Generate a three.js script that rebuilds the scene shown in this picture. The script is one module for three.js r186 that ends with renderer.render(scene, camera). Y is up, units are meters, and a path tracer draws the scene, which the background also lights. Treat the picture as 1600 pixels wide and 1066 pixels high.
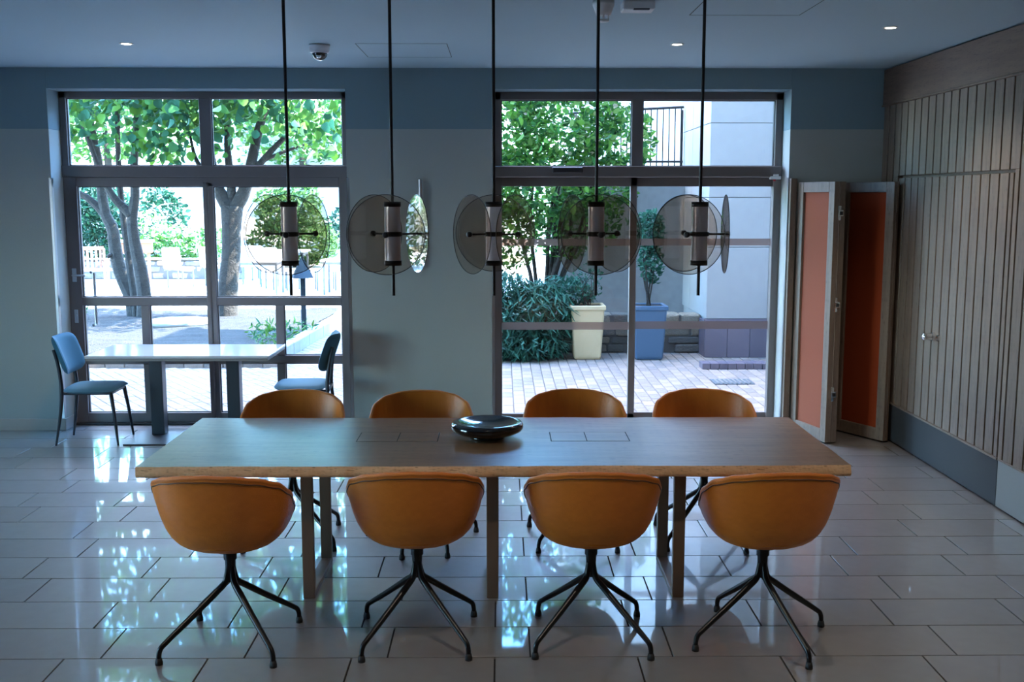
import * as THREE from 'three';
import { RoundedBoxGeometry } from 'three/addons/geometries/RoundedBoxGeometry.js';
import { mergeGeometries } from 'three/addons/utils/BufferGeometryUtils.js';
import { Sky } from 'three/addons/objects/Sky.js';

// ---------------------------------------------------------------- camera, sky, sun, exposure
const scene = new THREE.Scene();
const F = 1665, TH = Math.atan((533 - 310) / F), YAW = Math.atan((16 / F) * Math.cos(TH));
const camera = new THREE.PerspectiveCamera(2 * Math.atan(533 / F) * 180 / Math.PI, 1600 / 1066, 0.1, 300);
camera.position.set(0, 2.04, 0);
camera.rotation.order = 'YXZ';
camera.rotation.set(-TH, -YAW, 0);
scene.add(camera);

const renderer = new THREE.WebGLRenderer({ antialias: true });
renderer.toneMapping = THREE.LinearToneMapping;
renderer.toneMappingExposure = 5.4;
renderer.shadowMap.enabled = true;
renderer.shadowMap.type = THREE.PCFSoftShadowMap;

const sunDir = new THREE.Vector3(0.8, 0.95, -0.1).normalize();
const sky = new Sky();
sky.scale.setScalar(1000);
sky.material.uniforms.turbidity.value = 3;
sky.material.uniforms.rayleigh.value = 1.85;
sky.material.uniforms.mieCoefficient.value = 0.005;
sky.material.uniforms.mieDirectionalG.value = 0.75;
sky.material.uniforms.sunPosition.value.copy(sunDir);
scene.add(sky);

const sun = new THREE.DirectionalLight(new THREE.Color(1.0, 0.97, 0.92), 10);
sun.name = 'sun';
sun.position.copy(sunDir).multiplyScalar(45).add(new THREE.Vector3(-3, 0, -18));
sun.target.position.set(-3, 0, -18);
sun.castShadow = true;
sun.shadow.mapSize.set(4096, 4096);
Object.assign(sun.shadow.camera, { left: -25, right: 25, top: 25, bottom: -25, near: 1, far: 100 });
scene.add(sun, sun.target);

// ---------------------------------------------------------------- helpers
let seed = 20240611;
const rnd = () => { seed = (seed + 0x6d2b79f5) | 0; let t = Math.imul(seed ^ (seed >>> 15), 1 | seed); t = (t + Math.imul(t ^ (t >>> 7), 61 | t)) ^ t; return ((t ^ (t >>> 14)) >>> 0) / 4294967296; };
const rr = (a, b) => a + (b - a) * rnd();
const V = (x, y, z) => new THREE.Vector3(x, y, z);
const lerp = (a, b, t) => a + (b - a) * t;
const clamp = (x, a, b) => Math.min(b, Math.max(a, x));
const lin = (r, g, b) => new THREE.Color().setRGB(r, g, b);

const taken = {};
function numbered(name) { const n = taken[name] = (taken[name] ?? -1) + 1; return n ? `${name}_${String(n).padStart(3, '0')}` : name; }
function tag(o, label, category, group, kind) {
  if (label) o.userData.label = label;
  if (category) o.userData.category = category;
  if (group) o.userData.group = group;
  if (kind) o.userData.kind = kind;
  return o;
}
function shade(o) { o.castShadow = true; o.receiveShadow = true; return o; }
function thing(name, [x, y, z], turn, label, category, group, kind) {
  const g = new THREE.Group(); g.name = numbered(name); g.position.set(x, y, z); g.rotation.y = turn; scene.add(g);
  return tag(g, label, category, group, kind);
}
function part(name, geo, mat, parent, label) { const m = shade(new THREE.Mesh(geo, mat)); m.name = name; parent.add(m); if (label) m.userData.label = label; return m; }
function solo(name, geo, mat, label, category, group, kind) { const m = shade(new THREE.Mesh(geo, mat)); m.name = numbered(name); scene.add(m); return tag(m, label, category, group, kind); }
function copyOf(o, [x, y, z], turn, label, group) {
  const c = o.clone(); c.name = numbered(o.name.replace(/_\d{3}$/, '')); c.position.set(x, y, z); c.rotation.y = turn; scene.add(c);
  if (label) c.userData.label = label;
  if (group) c.userData.group = group;
  return c;
}
// uv in metres from the face direction
function uvm(geo, rot = false) {
  const g = geo.index ? geo.toNonIndexed() : geo, p = g.attributes.position, n = g.attributes.normal, uv = new Float32Array(p.count * 2);
  for (let i = 0; i < p.count; i++) {
    const ax = Math.abs(n.getX(i)), ay = Math.abs(n.getY(i)), az = Math.abs(n.getZ(i));
    let u, v;
    if (ay >= ax && ay >= az) { u = p.getX(i); v = p.getZ(i); } else if (ax >= az) { u = p.getZ(i); v = p.getY(i); } else { u = p.getX(i); v = p.getY(i); }
    uv[2 * i] = rot ? v : u; uv[2 * i + 1] = rot ? u : v;
  }
  g.setAttribute('uv', new THREE.BufferAttribute(uv, 2));
  return g;
}
// a box with flat chamfers, 44 triangles
function cbox(w, h, d, c = 0.003, x = 0, y = 0, z = 0) {
  const H = [w / 2, h / 2, d / 2], pos = [], nor = [];
  c = Math.min(c, w / 2.2, h / 2.2, d / 2.2);
  const P = (s, a) => [0, 1, 2].map((k) => s[k] * (k === a ? H[k] : H[k] - c));
  const tri = (A, B, C) => {
    const e = [0, 1, 2].map((k) => B[k] - A[k]), f = [0, 1, 2].map((k) => C[k] - A[k]);
    let n = [e[1] * f[2] - e[2] * f[1], e[2] * f[0] - e[0] * f[2], e[0] * f[1] - e[1] * f[0]];
    const l = Math.hypot(...n); n = n.map((q) => q / l);
    if (n[0] * (A[0] + B[0] + C[0]) + n[1] * (A[1] + B[1] + C[1]) + n[2] * (A[2] + B[2] + C[2]) < 0) { [B, C] = [C, B]; n = n.map((q) => -q); }
    for (const Q of [A, B, C]) { pos.push(Q[0] + x, Q[1] + y, Q[2] + z); nor.push(...n); }
  };
  const quad = (A, B, C, D) => { tri(A, B, C); tri(A, C, D); };
  for (let a = 0; a < 3; a++) {
    const b = (a + 1) % 3, e = (a + 2) % 3;
    for (const s of [-1, 1]) {
      const S = (i, j) => { const q = [0, 0, 0]; q[a] = s; q[b] = i; q[e] = j; return q; };
      quad(P(S(-1, -1), a), P(S(1, -1), a), P(S(1, 1), a), P(S(-1, 1), a));
      for (const t of [-1, 1]) {                               // edges between faces a and b, along e
        const E1 = (j) => { const q = [0, 0, 0]; q[a] = s; q[b] = t; q[e] = j; return q; };
        quad(P(E1(-1), a), P(E1(1), a), P(E1(1), b), P(E1(-1), b));
      }
    }
  }
  for (const i of [-1, 1]) for (const j of [-1, 1]) for (const k of [-1, 1]) tri(P([i, j, k], 0), P([i, j, k], 1), P([i, j, k], 2));
  const g = new THREE.BufferGeometry();
  g.setAttribute('position', new THREE.Float32BufferAttribute(pos, 3));
  g.setAttribute('normal', new THREE.Float32BufferAttribute(nor, 3));
  return uvm(g);
}
const span = (x0, x1, y0, y1, z0, z1, c = 0.003) => cbox(Math.abs(x1 - x0), Math.abs(y1 - y0), Math.abs(z1 - z0), c, (x0 + x1) / 2, (y0 + y1) / 2, (z0 + z1) / 2);
const cyl = (r0, r1, h, x = 0, y = 0, z = 0, seg = 24) => new THREE.CylinderGeometry(r1, r0, h, seg).translate(x, y + h / 2, z);
const ball = (r, x = 0, y = 0, z = 0, w = 16, h = 12) => new THREE.SphereGeometry(r, w, h).translate(x, y, z);
const lathe = (pts, seg = 48) => new THREE.LatheGeometry(pts.map(([x, y]) => new THREE.Vector2(x, y)), seg);
const joined = (list) => mergeGeometries(list.map((g) => { const q = g.index ? g.toNonIndexed() : g; for (const k of Object.keys(q.attributes)) if (!['position', 'normal', 'uv'].includes(k)) q.deleteAttribute(k); return q; }));
// a tapering tube through points with a radius at each
function sweep(pts, radii, seg = 10, steps = 0) {
  let P = pts.map((p) => (p.isVector3 ? p : V(...p))), R = radii;
  if (steps) {
    const c = new THREE.CatmullRomCurve3(P, false, 'centripetal'), Q = [], T = [];
    for (let i = 0; i <= steps; i++) { const t = i / steps, f = t * (P.length - 1), k = Math.min(P.length - 2, Math.floor(f)); Q.push(c.getPoint(t)); T.push(lerp(R[k], R[k + 1], f - k)); }
    P = Q; R = T;
  }
  const n = P.length, pos = [], uv = [], idx = [];
  let nrm = null, len = 0;
  for (let i = 0; i < n; i++) {
    const t = P[Math.min(n - 1, i + 1)].clone().sub(P[Math.max(0, i - 1)]).normalize();
    if (!nrm) nrm = Math.abs(t.y) < 0.9 ? V(0, 1, 0).cross(t).normalize() : V(1, 0, 0).cross(t).normalize();
    nrm.addScaledVector(t, -nrm.dot(t)).normalize();
    const b = t.clone().cross(nrm);
    if (i) len += P[i].distanceTo(P[i - 1]);
    for (let k = 0; k <= seg; k++) {
      const a = (k / seg) * Math.PI * 2, q = P[i].clone().addScaledVector(nrm, Math.cos(a) * R[i]).addScaledVector(b, Math.sin(a) * R[i]);
      pos.push(q.x, q.y, q.z); uv.push((k / seg) * R[i] * 6.28, len);
    }
  }
  for (let i = 0; i < n - 1; i++) for (let k = 0; k < seg; k++) { const a = i * (seg + 1) + k, b = a + seg + 1; idx.push(a, a + 1, b, b, a + 1, b + 1); }
  for (const [i, s] of [[0, 1], [n - 1, -1]]) { const c = pos.length / 3; pos.push(P[i].x, P[i].y, P[i].z); uv.push(0, 0); for (let k = 0; k < seg; k++) { const a = i * (seg + 1) + k; s > 0 ? idx.push(c, a + 1, a) : idx.push(c, a, a + 1); } }
  const g = new THREE.BufferGeometry();
  g.setAttribute('position', new THREE.Float32BufferAttribute(pos, 3)); g.setAttribute('uv', new THREE.Float32BufferAttribute(uv, 2)); g.setIndex(idx);
  g.computeVertexNormals();
  return g;
}

// ---------------------------------------------------------------- textures
const hash = (x, y, s) => { let h = (x * 374761393 + y * 668265263 + s * 982451653) | 0; h = Math.imul(h ^ (h >>> 13), 1274126177); h ^= h >>> 16; return (h >>> 0) / 4294967296; };
function vnoise(x, y, px, py, s) {                             // periodic value noise
  const ix = Math.floor(x), iy = Math.floor(y), fx = x - ix, fy = y - iy, w = (t) => t * t * (3 - 2 * t), m = (a, b) => ((a % b) + b) % b;
  const h = (i, j) => hash(m(ix + i, px), m(iy + j, py), s);
  return lerp(lerp(h(0, 0), h(1, 0), w(fx)), lerp(h(0, 1), h(1, 1), w(fx)), w(fy));
}
function tex(size, fn, srgb = true, metres = 1) {
  const d = new Uint8Array(size * size * 4);
  for (let y = 0; y < size; y++) for (let x = 0; x < size; x++) {
    const c = fn(x / size, y / size), o = (y * size + x) * 4;
    d[o] = clamp(c[0], 0, 1) * 255; d[o + 1] = clamp(c[1], 0, 1) * 255; d[o + 2] = clamp(c[2], 0, 1) * 255; d[o + 3] = 255;
  }
  const t = new THREE.DataTexture(d, size, size);
  t.wrapS = t.wrapT = THREE.RepeatWrapping; t.magFilter = THREE.LinearFilter; t.minFilter = THREE.LinearMipmapLinearFilter; t.generateMipmaps = true;
  if (srgb) t.colorSpace = THREE.SRGBColorSpace;
  t.repeat.set(1 / metres, 1 / metres); t.needsUpdate = true;
  return t;
}
const mixc = (a, b, t) => [0, 1, 2].map((k) => lerp(a[k], b[k], clamp(t, 0, 1)));
// grain runs along u
function woodTex(a, b, dark, s, metres, knots = 0.5) {
  return tex(512, (u, v) => {
    const wob = vnoise(u * 3, v * 4, 3, 4, s) * 0.05;
    const g1 = vnoise(u * 4, (v + wob) * 40, 4, 40, s + 1), g2 = vnoise(u * 10, v * 160, 10, 160, s + 2), big = vnoise(u * 2, v * 7, 2, 7, s + 3);
    const pore = vnoise(u * 24, v * 240, 24, 240, s + 4);
    let c = mixc(a, b, 0.55 * g1 + 0.3 * big + 0.2 * g2);
    if (pore > 0.74) c = mixc(c, dark, (pore - 0.74) * 2.2);
    const k = vnoise(u * 5, v * 12, 5, 12, s + 5);
    return mixc(c, dark, Math.max(0, k - 0.8) * 2.5 * knots);
  }, true, metres);
}
const specks = (size, cells, base, other, s, metres) => tex(size, (u, v) => mixc(base, other, 0.5 * vnoise(u * cells, v * cells, cells, cells, s) + 0.5 * vnoise(u * cells * 4, v * cells * 4, cells * 4, cells * 4, s + 1)), true, metres);
const grey = (size, fn, metres) => tex(size, (u, v) => { const q = fn(u, v); return [q, q, q]; }, false, metres);

const bumpFine = grey(256, (u, v) => 0.6 * vnoise(u * 64, v * 64, 64, 64, 5) + 0.4 * vnoise(u * 128, v * 128, 128, 128, 6), 0.25);
const bumpLeather = grey(256, (u, v) => 0.5 * vnoise(u * 40, v * 40, 40, 40, 15) + 0.3 * vnoise(u * 90, v * 90, 90, 90, 16) + 0.2 * vnoise(u * 6, v * 6, 6, 6, 17), 0.2);
const bumpStone = grey(256, (u, v) => 0.6 * vnoise(u * 12, v * 12, 12, 12, 25) + 0.4 * vnoise(u * 48, v * 48, 48, 48, 26), 0.4);
const bumpGravel = grey(512, (u, v) => 0.5 * vnoise(u * 48, v * 48, 48, 48, 35) + 0.5 * vnoise(u * 110, v * 110, 110, 110, 36), 1);
const bumpFabric = grey(128, (u, v) => 0.5 + 0.25 * Math.sin(u * 402) + 0.25 * Math.sin(v * 402), 0.12);

// ---------------------------------------------------------------- materials
const std = (o) => new THREE.MeshStandardMaterial(o), phys = (o) => new THREE.MeshPhysicalMaterial(o);
const M = {};
M.wallPaint = std({ color: lin(0.38, 0.40, 0.37), roughness: 0.85, bumpMap: bumpFine, bumpScale: 0.0006 });
M.wallBand = std({ color: lin(0.2, 0.285, 0.31), roughness: 0.85, bumpMap: bumpFine, bumpScale: 0.0006 });
M.ceiling = std({ color: lin(0.42, 0.56, 0.62), roughness: 0.9 });
M.seam = std({ color: lin(0.1, 0.11, 0.12), roughness: 0.9 });
M.white = std({ color: lin(0.72, 0.72, 0.72), roughness: 0.5 });
M.whitePlastic = phys({ color: lin(0.75, 0.75, 0.76), roughness: 0.35 });
M.grout = std({ color: lin(0.02, 0.02, 0.02), roughness: 0.9 });
const tileBase = [[0.50, 0.485, 0.475], [0.485, 0.475, 0.47], [0.51, 0.495, 0.48], [0.49, 0.47, 0.455]];
M.tiles = tileBase.map((c, i) => phys({ map: specks(256, 6, c, c.map((q) => q - 0.045), 60 + i, 0.9), roughness: 0.4, ior: 2.1, clearcoat: 1, clearcoatRoughness: 0.035 }));
M.skirting = phys({ color: lin(0.40, 0.34, 0.29), roughness: 0.35 });
M.frame = std({ color: lin(0.19, 0.17, 0.165), roughness: 0.45, metalness: 0.35 });
M.frameDark = std({ color: lin(0.02, 0.022, 0.025), roughness: 0.5 });
M.glass = phys({ color: lin(0.93, 0.985, 0.97), roughness: 0, transmission: 1, thickness: 0, ior: 1.5 });
M.film = phys({ color: lin(0.34, 0.25, 0.22), roughness: 0.35, transmission: 0.85, thickness: 0 });
M.steel = std({ color: lin(0.5, 0.52, 0.54), roughness: 0.32, metalness: 1 });
M.chrome = std({ color: lin(0.8, 0.8, 0.8), roughness: 0.1, metalness: 1 });
M.blackMetal = phys({ color: lin(0.006, 0.006, 0.007), roughness: 0.28, specularIntensity: 0.7 });
M.glide = std({ color: lin(0.008, 0.008, 0.009), roughness: 0.6 });
M.bronze = std({ color: lin(0.17, 0.105, 0.068), roughness: 0.5, metalness: 0.1 });
M.leather = phys({ map: specks(256, 5, [0.85, 0.485, 0.15], [0.79, 0.435, 0.12], 70, 0.5), roughness: 0.42, bumpMap: bumpLeather, bumpScale: 0.0008 });
M.piping = phys({ color: lin(0.10, 0.035, 0.008), roughness: 0.45 });
const tableWood = woodTex([0.62, 0.47, 0.33], [0.49, 0.35, 0.23], [0.27, 0.17, 0.1], 80, 1.1, 0.5);
M.tableTop = phys({ map: tableWood, roughness: 0.3, bumpMap: bumpFine, bumpScale: 0.0002 });
const edgeWood = woodTex([0.93, 0.76, 0.58], [0.82, 0.62, 0.44], [0.36, 0.22, 0.13], 90, 0.5, 0.9);
M.tableEdge = std({ map: edgeWood, roughness: 0.6, bumpMap: bumpStone, bumpScale: 0.004 });
M.gap = std({ color: lin(0.008, 0.007, 0.006), roughness: 0.9 });
const slatTex = woodTex([0.60, 0.52, 0.45], [0.49, 0.415, 0.355], [0.33, 0.27, 0.23], 100, 0.9, 0.3);
M.slats = [0, 1, 2, 3].map((i) => { const t = slatTex.clone(); t.rotation = Math.PI / 2; t.offset.set(i * 0.27, i * 0.41); t.needsUpdate = true; return std({ map: t, roughness: 0.55, color: lin(...[[0.73, 0.74, 0.75], [0.68, 0.69, 0.69], [0.77, 0.78, 0.78], [0.7, 0.7, 0.69]][i]) }); });
M.fascia = std({ map: slatTex, roughness: 0.55, color: lin(0.6, 0.52, 0.48) });
M.kickDark = phys({ color: lin(0.04, 0.042, 0.045), roughness: 0.6, specularIntensity: 0.5 });
M.kickLight = std({ color: lin(0.2, 0.19, 0.18), roughness: 0.45, metalness: 0 });
M.doorWood = M.slats[1];
M.salmon = phys({ specularIntensity: 0.3, color: lin(0.30, 0.09, 0.05), roughness: 0.85, bumpMap: bumpFabric, bumpScale: 0.0004 });
M.rust = phys({ specularIntensity: 0.3, color: lin(0.26, 0.04, 0.011), roughness: 0.85, bumpMap: bumpFabric, bumpScale: 0.0004 });
M.smoke = phys({ color: lin(0.87, 0.81, 0.765), roughness: 0, transmission: 1, thickness: 0, ior: 1.6 });
M.discRim = std({ color: lin(0.015, 0.014, 0.013), roughness: 0.3 });
M.opal = phys({ color: lin(0.78, 0.80, 0.90), roughness: 0.3, clearcoat: 1, clearcoatRoughness: 0.03, transmission: 0.15, thickness: 0 });
M.pendMetal = std({ color: lin(0.02, 0.018, 0.018), roughness: 0.35, metalness: 0.5 });
M.bowl = phys({ color: lin(0.006, 0.006, 0.007), roughness: 0.12, clearcoat: 1, clearcoatRoughness: 0.04 });
M.blueFabric = phys({ color: lin(0.04, 0.135, 0.19), roughness: 0.75, bumpMap: bumpFabric, bumpScale: 0.0006, sheen: 0.4, sheenRoughness: 0.5, sheenColor: lin(0.4, 0.6, 0.75) });
M.bluePiping = std({ color: lin(0.25, 0.34, 0.38), roughness: 0.7 });
M.navyMetal = std({ color: lin(0.02, 0.024, 0.032), roughness: 0.4, metalness: 0.2 });
M.laminate = phys({ color: lin(0.60, 0.62, 0.64), roughness: 0.08, ior: 1.55 });
M.laminateEdge = std({ color: lin(0.30, 0.27, 0.25), roughness: 0.5 });
M.postMetal = std({ color: lin(0.075, 0.08, 0.09), roughness: 0.38, metalness: 0.5 });
M.lampGlow = std({ color: lin(0.9, 0.85, 0.75), emissive: lin(1, 0.9, 0.72), emissiveIntensity: 6, roughness: 0.4 });
M.domeGlass = phys({ color: lin(0.01, 0.011, 0.013), roughness: 0.04, clearcoat: 1 });
// outside
M.bricks = [[0.63, 0.57, 0.53], [0.59, 0.54, 0.51], [0.65, 0.59, 0.55], [0.57, 0.53, 0.51]].map((c, i) => std({ map: specks(128, 10, c, c.map((q) => q - 0.09), 120 + i, 0.3), roughness: 0.9, bumpMap: bumpStone, bumpScale: 0.002 }));
M.sand = std({ color: lin(0.16, 0.14, 0.125), roughness: 1 });
M.gravel = std({ map: specks(512, 40, [0.26, 0.245, 0.23], [0.115, 0.11, 0.105], 140, 1.4), roughness: 1, bumpMap: bumpGravel, bumpScale: 0.03 });
M.terrace = std({ map: specks(256, 12, [0.74, 0.72, 0.69], [0.66, 0.64, 0.61], 150, 2), roughness: 0.9 });
M.earth = std({ map: specks(256, 16, [0.47, 0.45, 0.36], [0.38, 0.38, 0.29], 155, 2), roughness: 1 });
M.stones = [[0.70, 0.66, 0.60], [0.62, 0.59, 0.56], [0.76, 0.70, 0.62], [0.57, 0.55, 0.52]].map((c, i) => std({ map: specks(128, 6, c, c.map((q) => q - 0.16), 160 + i, 0.4), roughness: 0.95, bumpMap: bumpStone, bumpScale: 0.02 }));
M.mortar = std({ color: lin(0.10, 0.095, 0.09), roughness: 1 });
M.concrete = std({ map: specks(256, 8, [0.66, 0.65, 0.64], [0.58, 0.57, 0.56], 170, 1.5), roughness: 0.9 });
M.render = std({ map: specks(256, 8, [0.67, 0.665, 0.66], [0.645, 0.64, 0.635], 175, 2), roughness: 0.9 });
M.greyRender = std({ map: specks(256, 8, [0.62, 0.63, 0.64], [0.55, 0.56, 0.57], 177, 2), roughness: 0.9 });
M.plinth = [[0.145, 0.12, 0.155], [0.16, 0.13, 0.165], [0.13, 0.11, 0.145]].map((c) => phys({ color: lin(...c), roughness: 0.35 }));
M.cream = phys({ color: lin(0.6, 0.47, 0.28), roughness: 0.45 });
M.bluePot = phys({ color: lin(0.06, 0.12, 0.2), roughness: 0.45 });
M.soil = std({ color: lin(0.04, 0.03, 0.022), roughness: 1 });
M.bark = std({ map: woodTex([0.27, 0.245, 0.225], [0.19, 0.17, 0.155], [0.11, 0.1, 0.09], 190, 0.5, 1), roughness: 0.95, bumpMap: bumpStone, bumpScale: 0.015 });
const leafMat = (r, g, b, t = 0.45) => phys({ color: lin(r, g, b), roughness: 0.8, specularIntensity: 0.35, transmission: t, thickness: 0, side: THREE.DoubleSide });
M.leaf = leafMat(1, 1, 1);
M.bollard = std({ color: lin(0.015, 0.026, 0.036), roughness: 0.8 });
M.rail = std({ color: lin(0.02, 0.02, 0.022), roughness: 0.5 });
M.gardenWhite = std({ color: lin(0.70, 0.69, 0.67), roughness: 0.6 });
M.gardenMetal = std({ color: lin(0.10, 0.12, 0.14), roughness: 0.5 });
M.teak = std({ map: woodTex([0.62, 0.46, 0.38], [0.50, 0.36, 0.29], [0.3, 0.2, 0.15], 200, 0.8, 0.3), roughness: 0.7 });
M.redWood = std({ color: lin(0.36, 0.11, 0.05), roughness: 0.6 });

// ================================================================= THE ROOM
const ZB = -9.3, ZF = -9.58, CEIL = 3.14, XR = 3.325, XL = -7.5, ZBACK = 5.2;

// floor: tiles laid in rows 0.34 m deep, each 0.64 m long, joints shifted by a quarter from row to row
{
  const floor = thing('floor', [0, 0, 0], 0, 'polished cream stone floor tiles with thin dark joints', 'floor', null, 'structure');
  part('floor_slab', span(XL - 0.3, XR + 0.6, -0.2, -0.0115, -9.66, ZBACK + 0.3), M.grout, floor);
  const L = 0.641, D = 0.34, J = 0.008, all = [];
  for (let k = -14; k < 26; k++) {
    const z1 = -4.549 + 0.34 - D * 0 - D * k, z0 = z1 - D;        // k = 0 is the row in front of the near chairs
    if (z1 > ZBACK || z0 < -9.7) continue;
    const off = (((k % 2) + 2) % 2) === 0 ? -1.957 : -1.797;
    for (let i = -12; i < 12; i++) {
      const x0 = off + i * L, x1 = x0 + L;
      if (x1 < XL || x0 > XR) continue;
      all.push([Math.max(x0, XL), Math.min(x1, XR), Math.max(z0, -9.66), z1, (x0 + x1) / 2, (z0 + z1) / 2]);
    }
  }
  const seen = ([, , , , x, z]) => { const d = -z; return d > 4.0 && Math.abs(x + d * 0.01) < d * 0.49 + 0.35 && d < 9.7; };
  const size = (t) => -t[5];
  const vis = all.filter(seen).sort((a, b) => size(a) - size(b)), near = vis.slice(0, 300), rest = vis.slice(300).concat(all.filter((t) => !seen(t)));
  const shared = new Map(), geoFor = (w, d) => { const k = w.toFixed(3) + d.toFixed(3); if (!shared.has(k)) shared.set(k, cbox(w - J, 0.012, d - J, 0.0004)); return shared.get(k); };
  near.forEach(([x0, x1, z0, z1]) => {
    const m = part('floor_tile', geoFor(x1 - x0, z1 - z0), M.tiles[Math.floor(rnd() * 4)], floor);
    m.position.set((x0 + x1) / 2, -0.006, (z0 + z1) / 2);
    if (rnd() < 0.5) m.rotation.y = Math.PI;
  });
  const o = part('outer_tiles', joined(rest.map(([x0, x1, z0, z1]) => geoFor(x1 - x0, z1 - z0).clone().translate((x0 + x1) / 2, -0.006, (z0 + z1) / 2))), M.tiles[1], floor);
  o.userData.kind = 'stuff';
}

// back wall with two openings, painted in two tones
const OP = [[-3.872, -1.335], [-0.064, 2.482]], TOP = 2.965, BAND = 2.628;
{
  const w = thing('wall_back', [0, 0, 0], 0, 'grey green painted wall with a darker band below the ceiling', 'wall', null, 'structure');
  const low = [], high = [];
  for (const [a, b] of [[XL - 0.3, OP[0][0]], [OP[0][1], OP[1][0]], [OP[1][1], XR + 0.4]]) { low.push(span(a, b, -0.2, BAND, ZB, ZB - 0.36, 0.002)); high.push(span(a, b, BAND, 3.4, ZB, ZB - 0.36, 0.002)); }
  for (const [a, b] of OP) high.push(span(a, b, TOP, 3.4, ZB, ZB - 0.36, 0.002));
  part('lower_paint', joined(low), M.wallPaint, w); part('upper_band', joined(high), M.wallBand, w);
}
{
  const b = thing('baseboard_back', [0, 0, 0], 0, 'beige tile skirting along the foot of the back wall', 'baseboard', null, 'structure');
  part('skirting', joined([span(XL, OP[0][0] + 0.012, 0, 0.105, ZB + 0.012, ZB - 0.002), span(OP[0][0] - 0.002, OP[0][0] + 0.012, 0, 0.105, ZB, ZB - 0.25), span(OP[0][1] - 0.012, OP[1][0] + 0.012, 0, 0.105, ZB + 0.012, ZB - 0.002),
    span(OP[1][1] - 0.012, XR, 0, 0.105, ZB + 0.012, ZB - 0.002)]), M.skirting, b);
}
{
  // side wall with two tall windows beyond the frame: they light the slatted wall, the pier and the chair backs
  const w = thing('wall_left', [0, 0, 0], 0, 'grey green side wall with two tall windows', 'wall', null, 'structure');
  const ops = [[-5.3, -3.85], [-3.65, -2.2]], y0 = 0.4, y1 = 2.25, g = [];
  let a = -9.66;
  for (const [p, q] of [...ops, [ZBACK + 0.3, 0]]) { g.push(span(XL - 0.3, XL, -0.2, 3.4, a, p)); a = q; }
  for (const [p, q] of ops) g.push(span(XL - 0.3, XL, y1, 3.4, p, q), span(XL - 0.3, XL, -0.2, y0, p, q));
  part('lower_paint', joined(g), M.wallPaint, w);
  for (const [p, q] of ops) {
    const xa = XL - 0.2, xb = XL - 0.13;
    const win = part('window_frame', joined([span(xa, xb, y0, y0 + 0.07, p, q), span(xa, xb, y1 - 0.07, y1, p, q), span(xa, xb, y0, y1, p, p + 0.07), span(xa, xb, y0, y1, q - 0.07, q)]), M.frame, w);
    part('pane', new THREE.PlaneGeometry(q - p - 0.12, y1 - y0 - 0.12).rotateY(Math.PI / 2).translate(XL - 0.165, (y0 + y1) / 2, (p + q) / 2), M.glass, win);
  }
}
{
  const w = thing('wall_front', [0, 0, 0], 0, 'plain rear wall of the room', 'wall', null, 'structure');
  part('lower_paint', span(XL - 0.3, XR + 0.6, -0.2, 3.4, ZBACK, ZBACK + 0.3), M.wallPaint, w);
}
// ceiling and the storeys above, which keep the sun off the courtyard
solo('ceiling', span(XL - 0.3, XR + 0.7, CEIL, 3.45, -9.3, ZBACK + 0.3), M.ceiling, 'smooth pale ceiling with recessed spotlights', 'ceiling', null, 'structure');
solo('wall_upper_storeys', span(XL - 0.3, XR + 6, 3.45, 16, -9.66, ZBACK + 4), M.render, 'upper storeys of the building above the room', 'building', null, 'structure');

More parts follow.
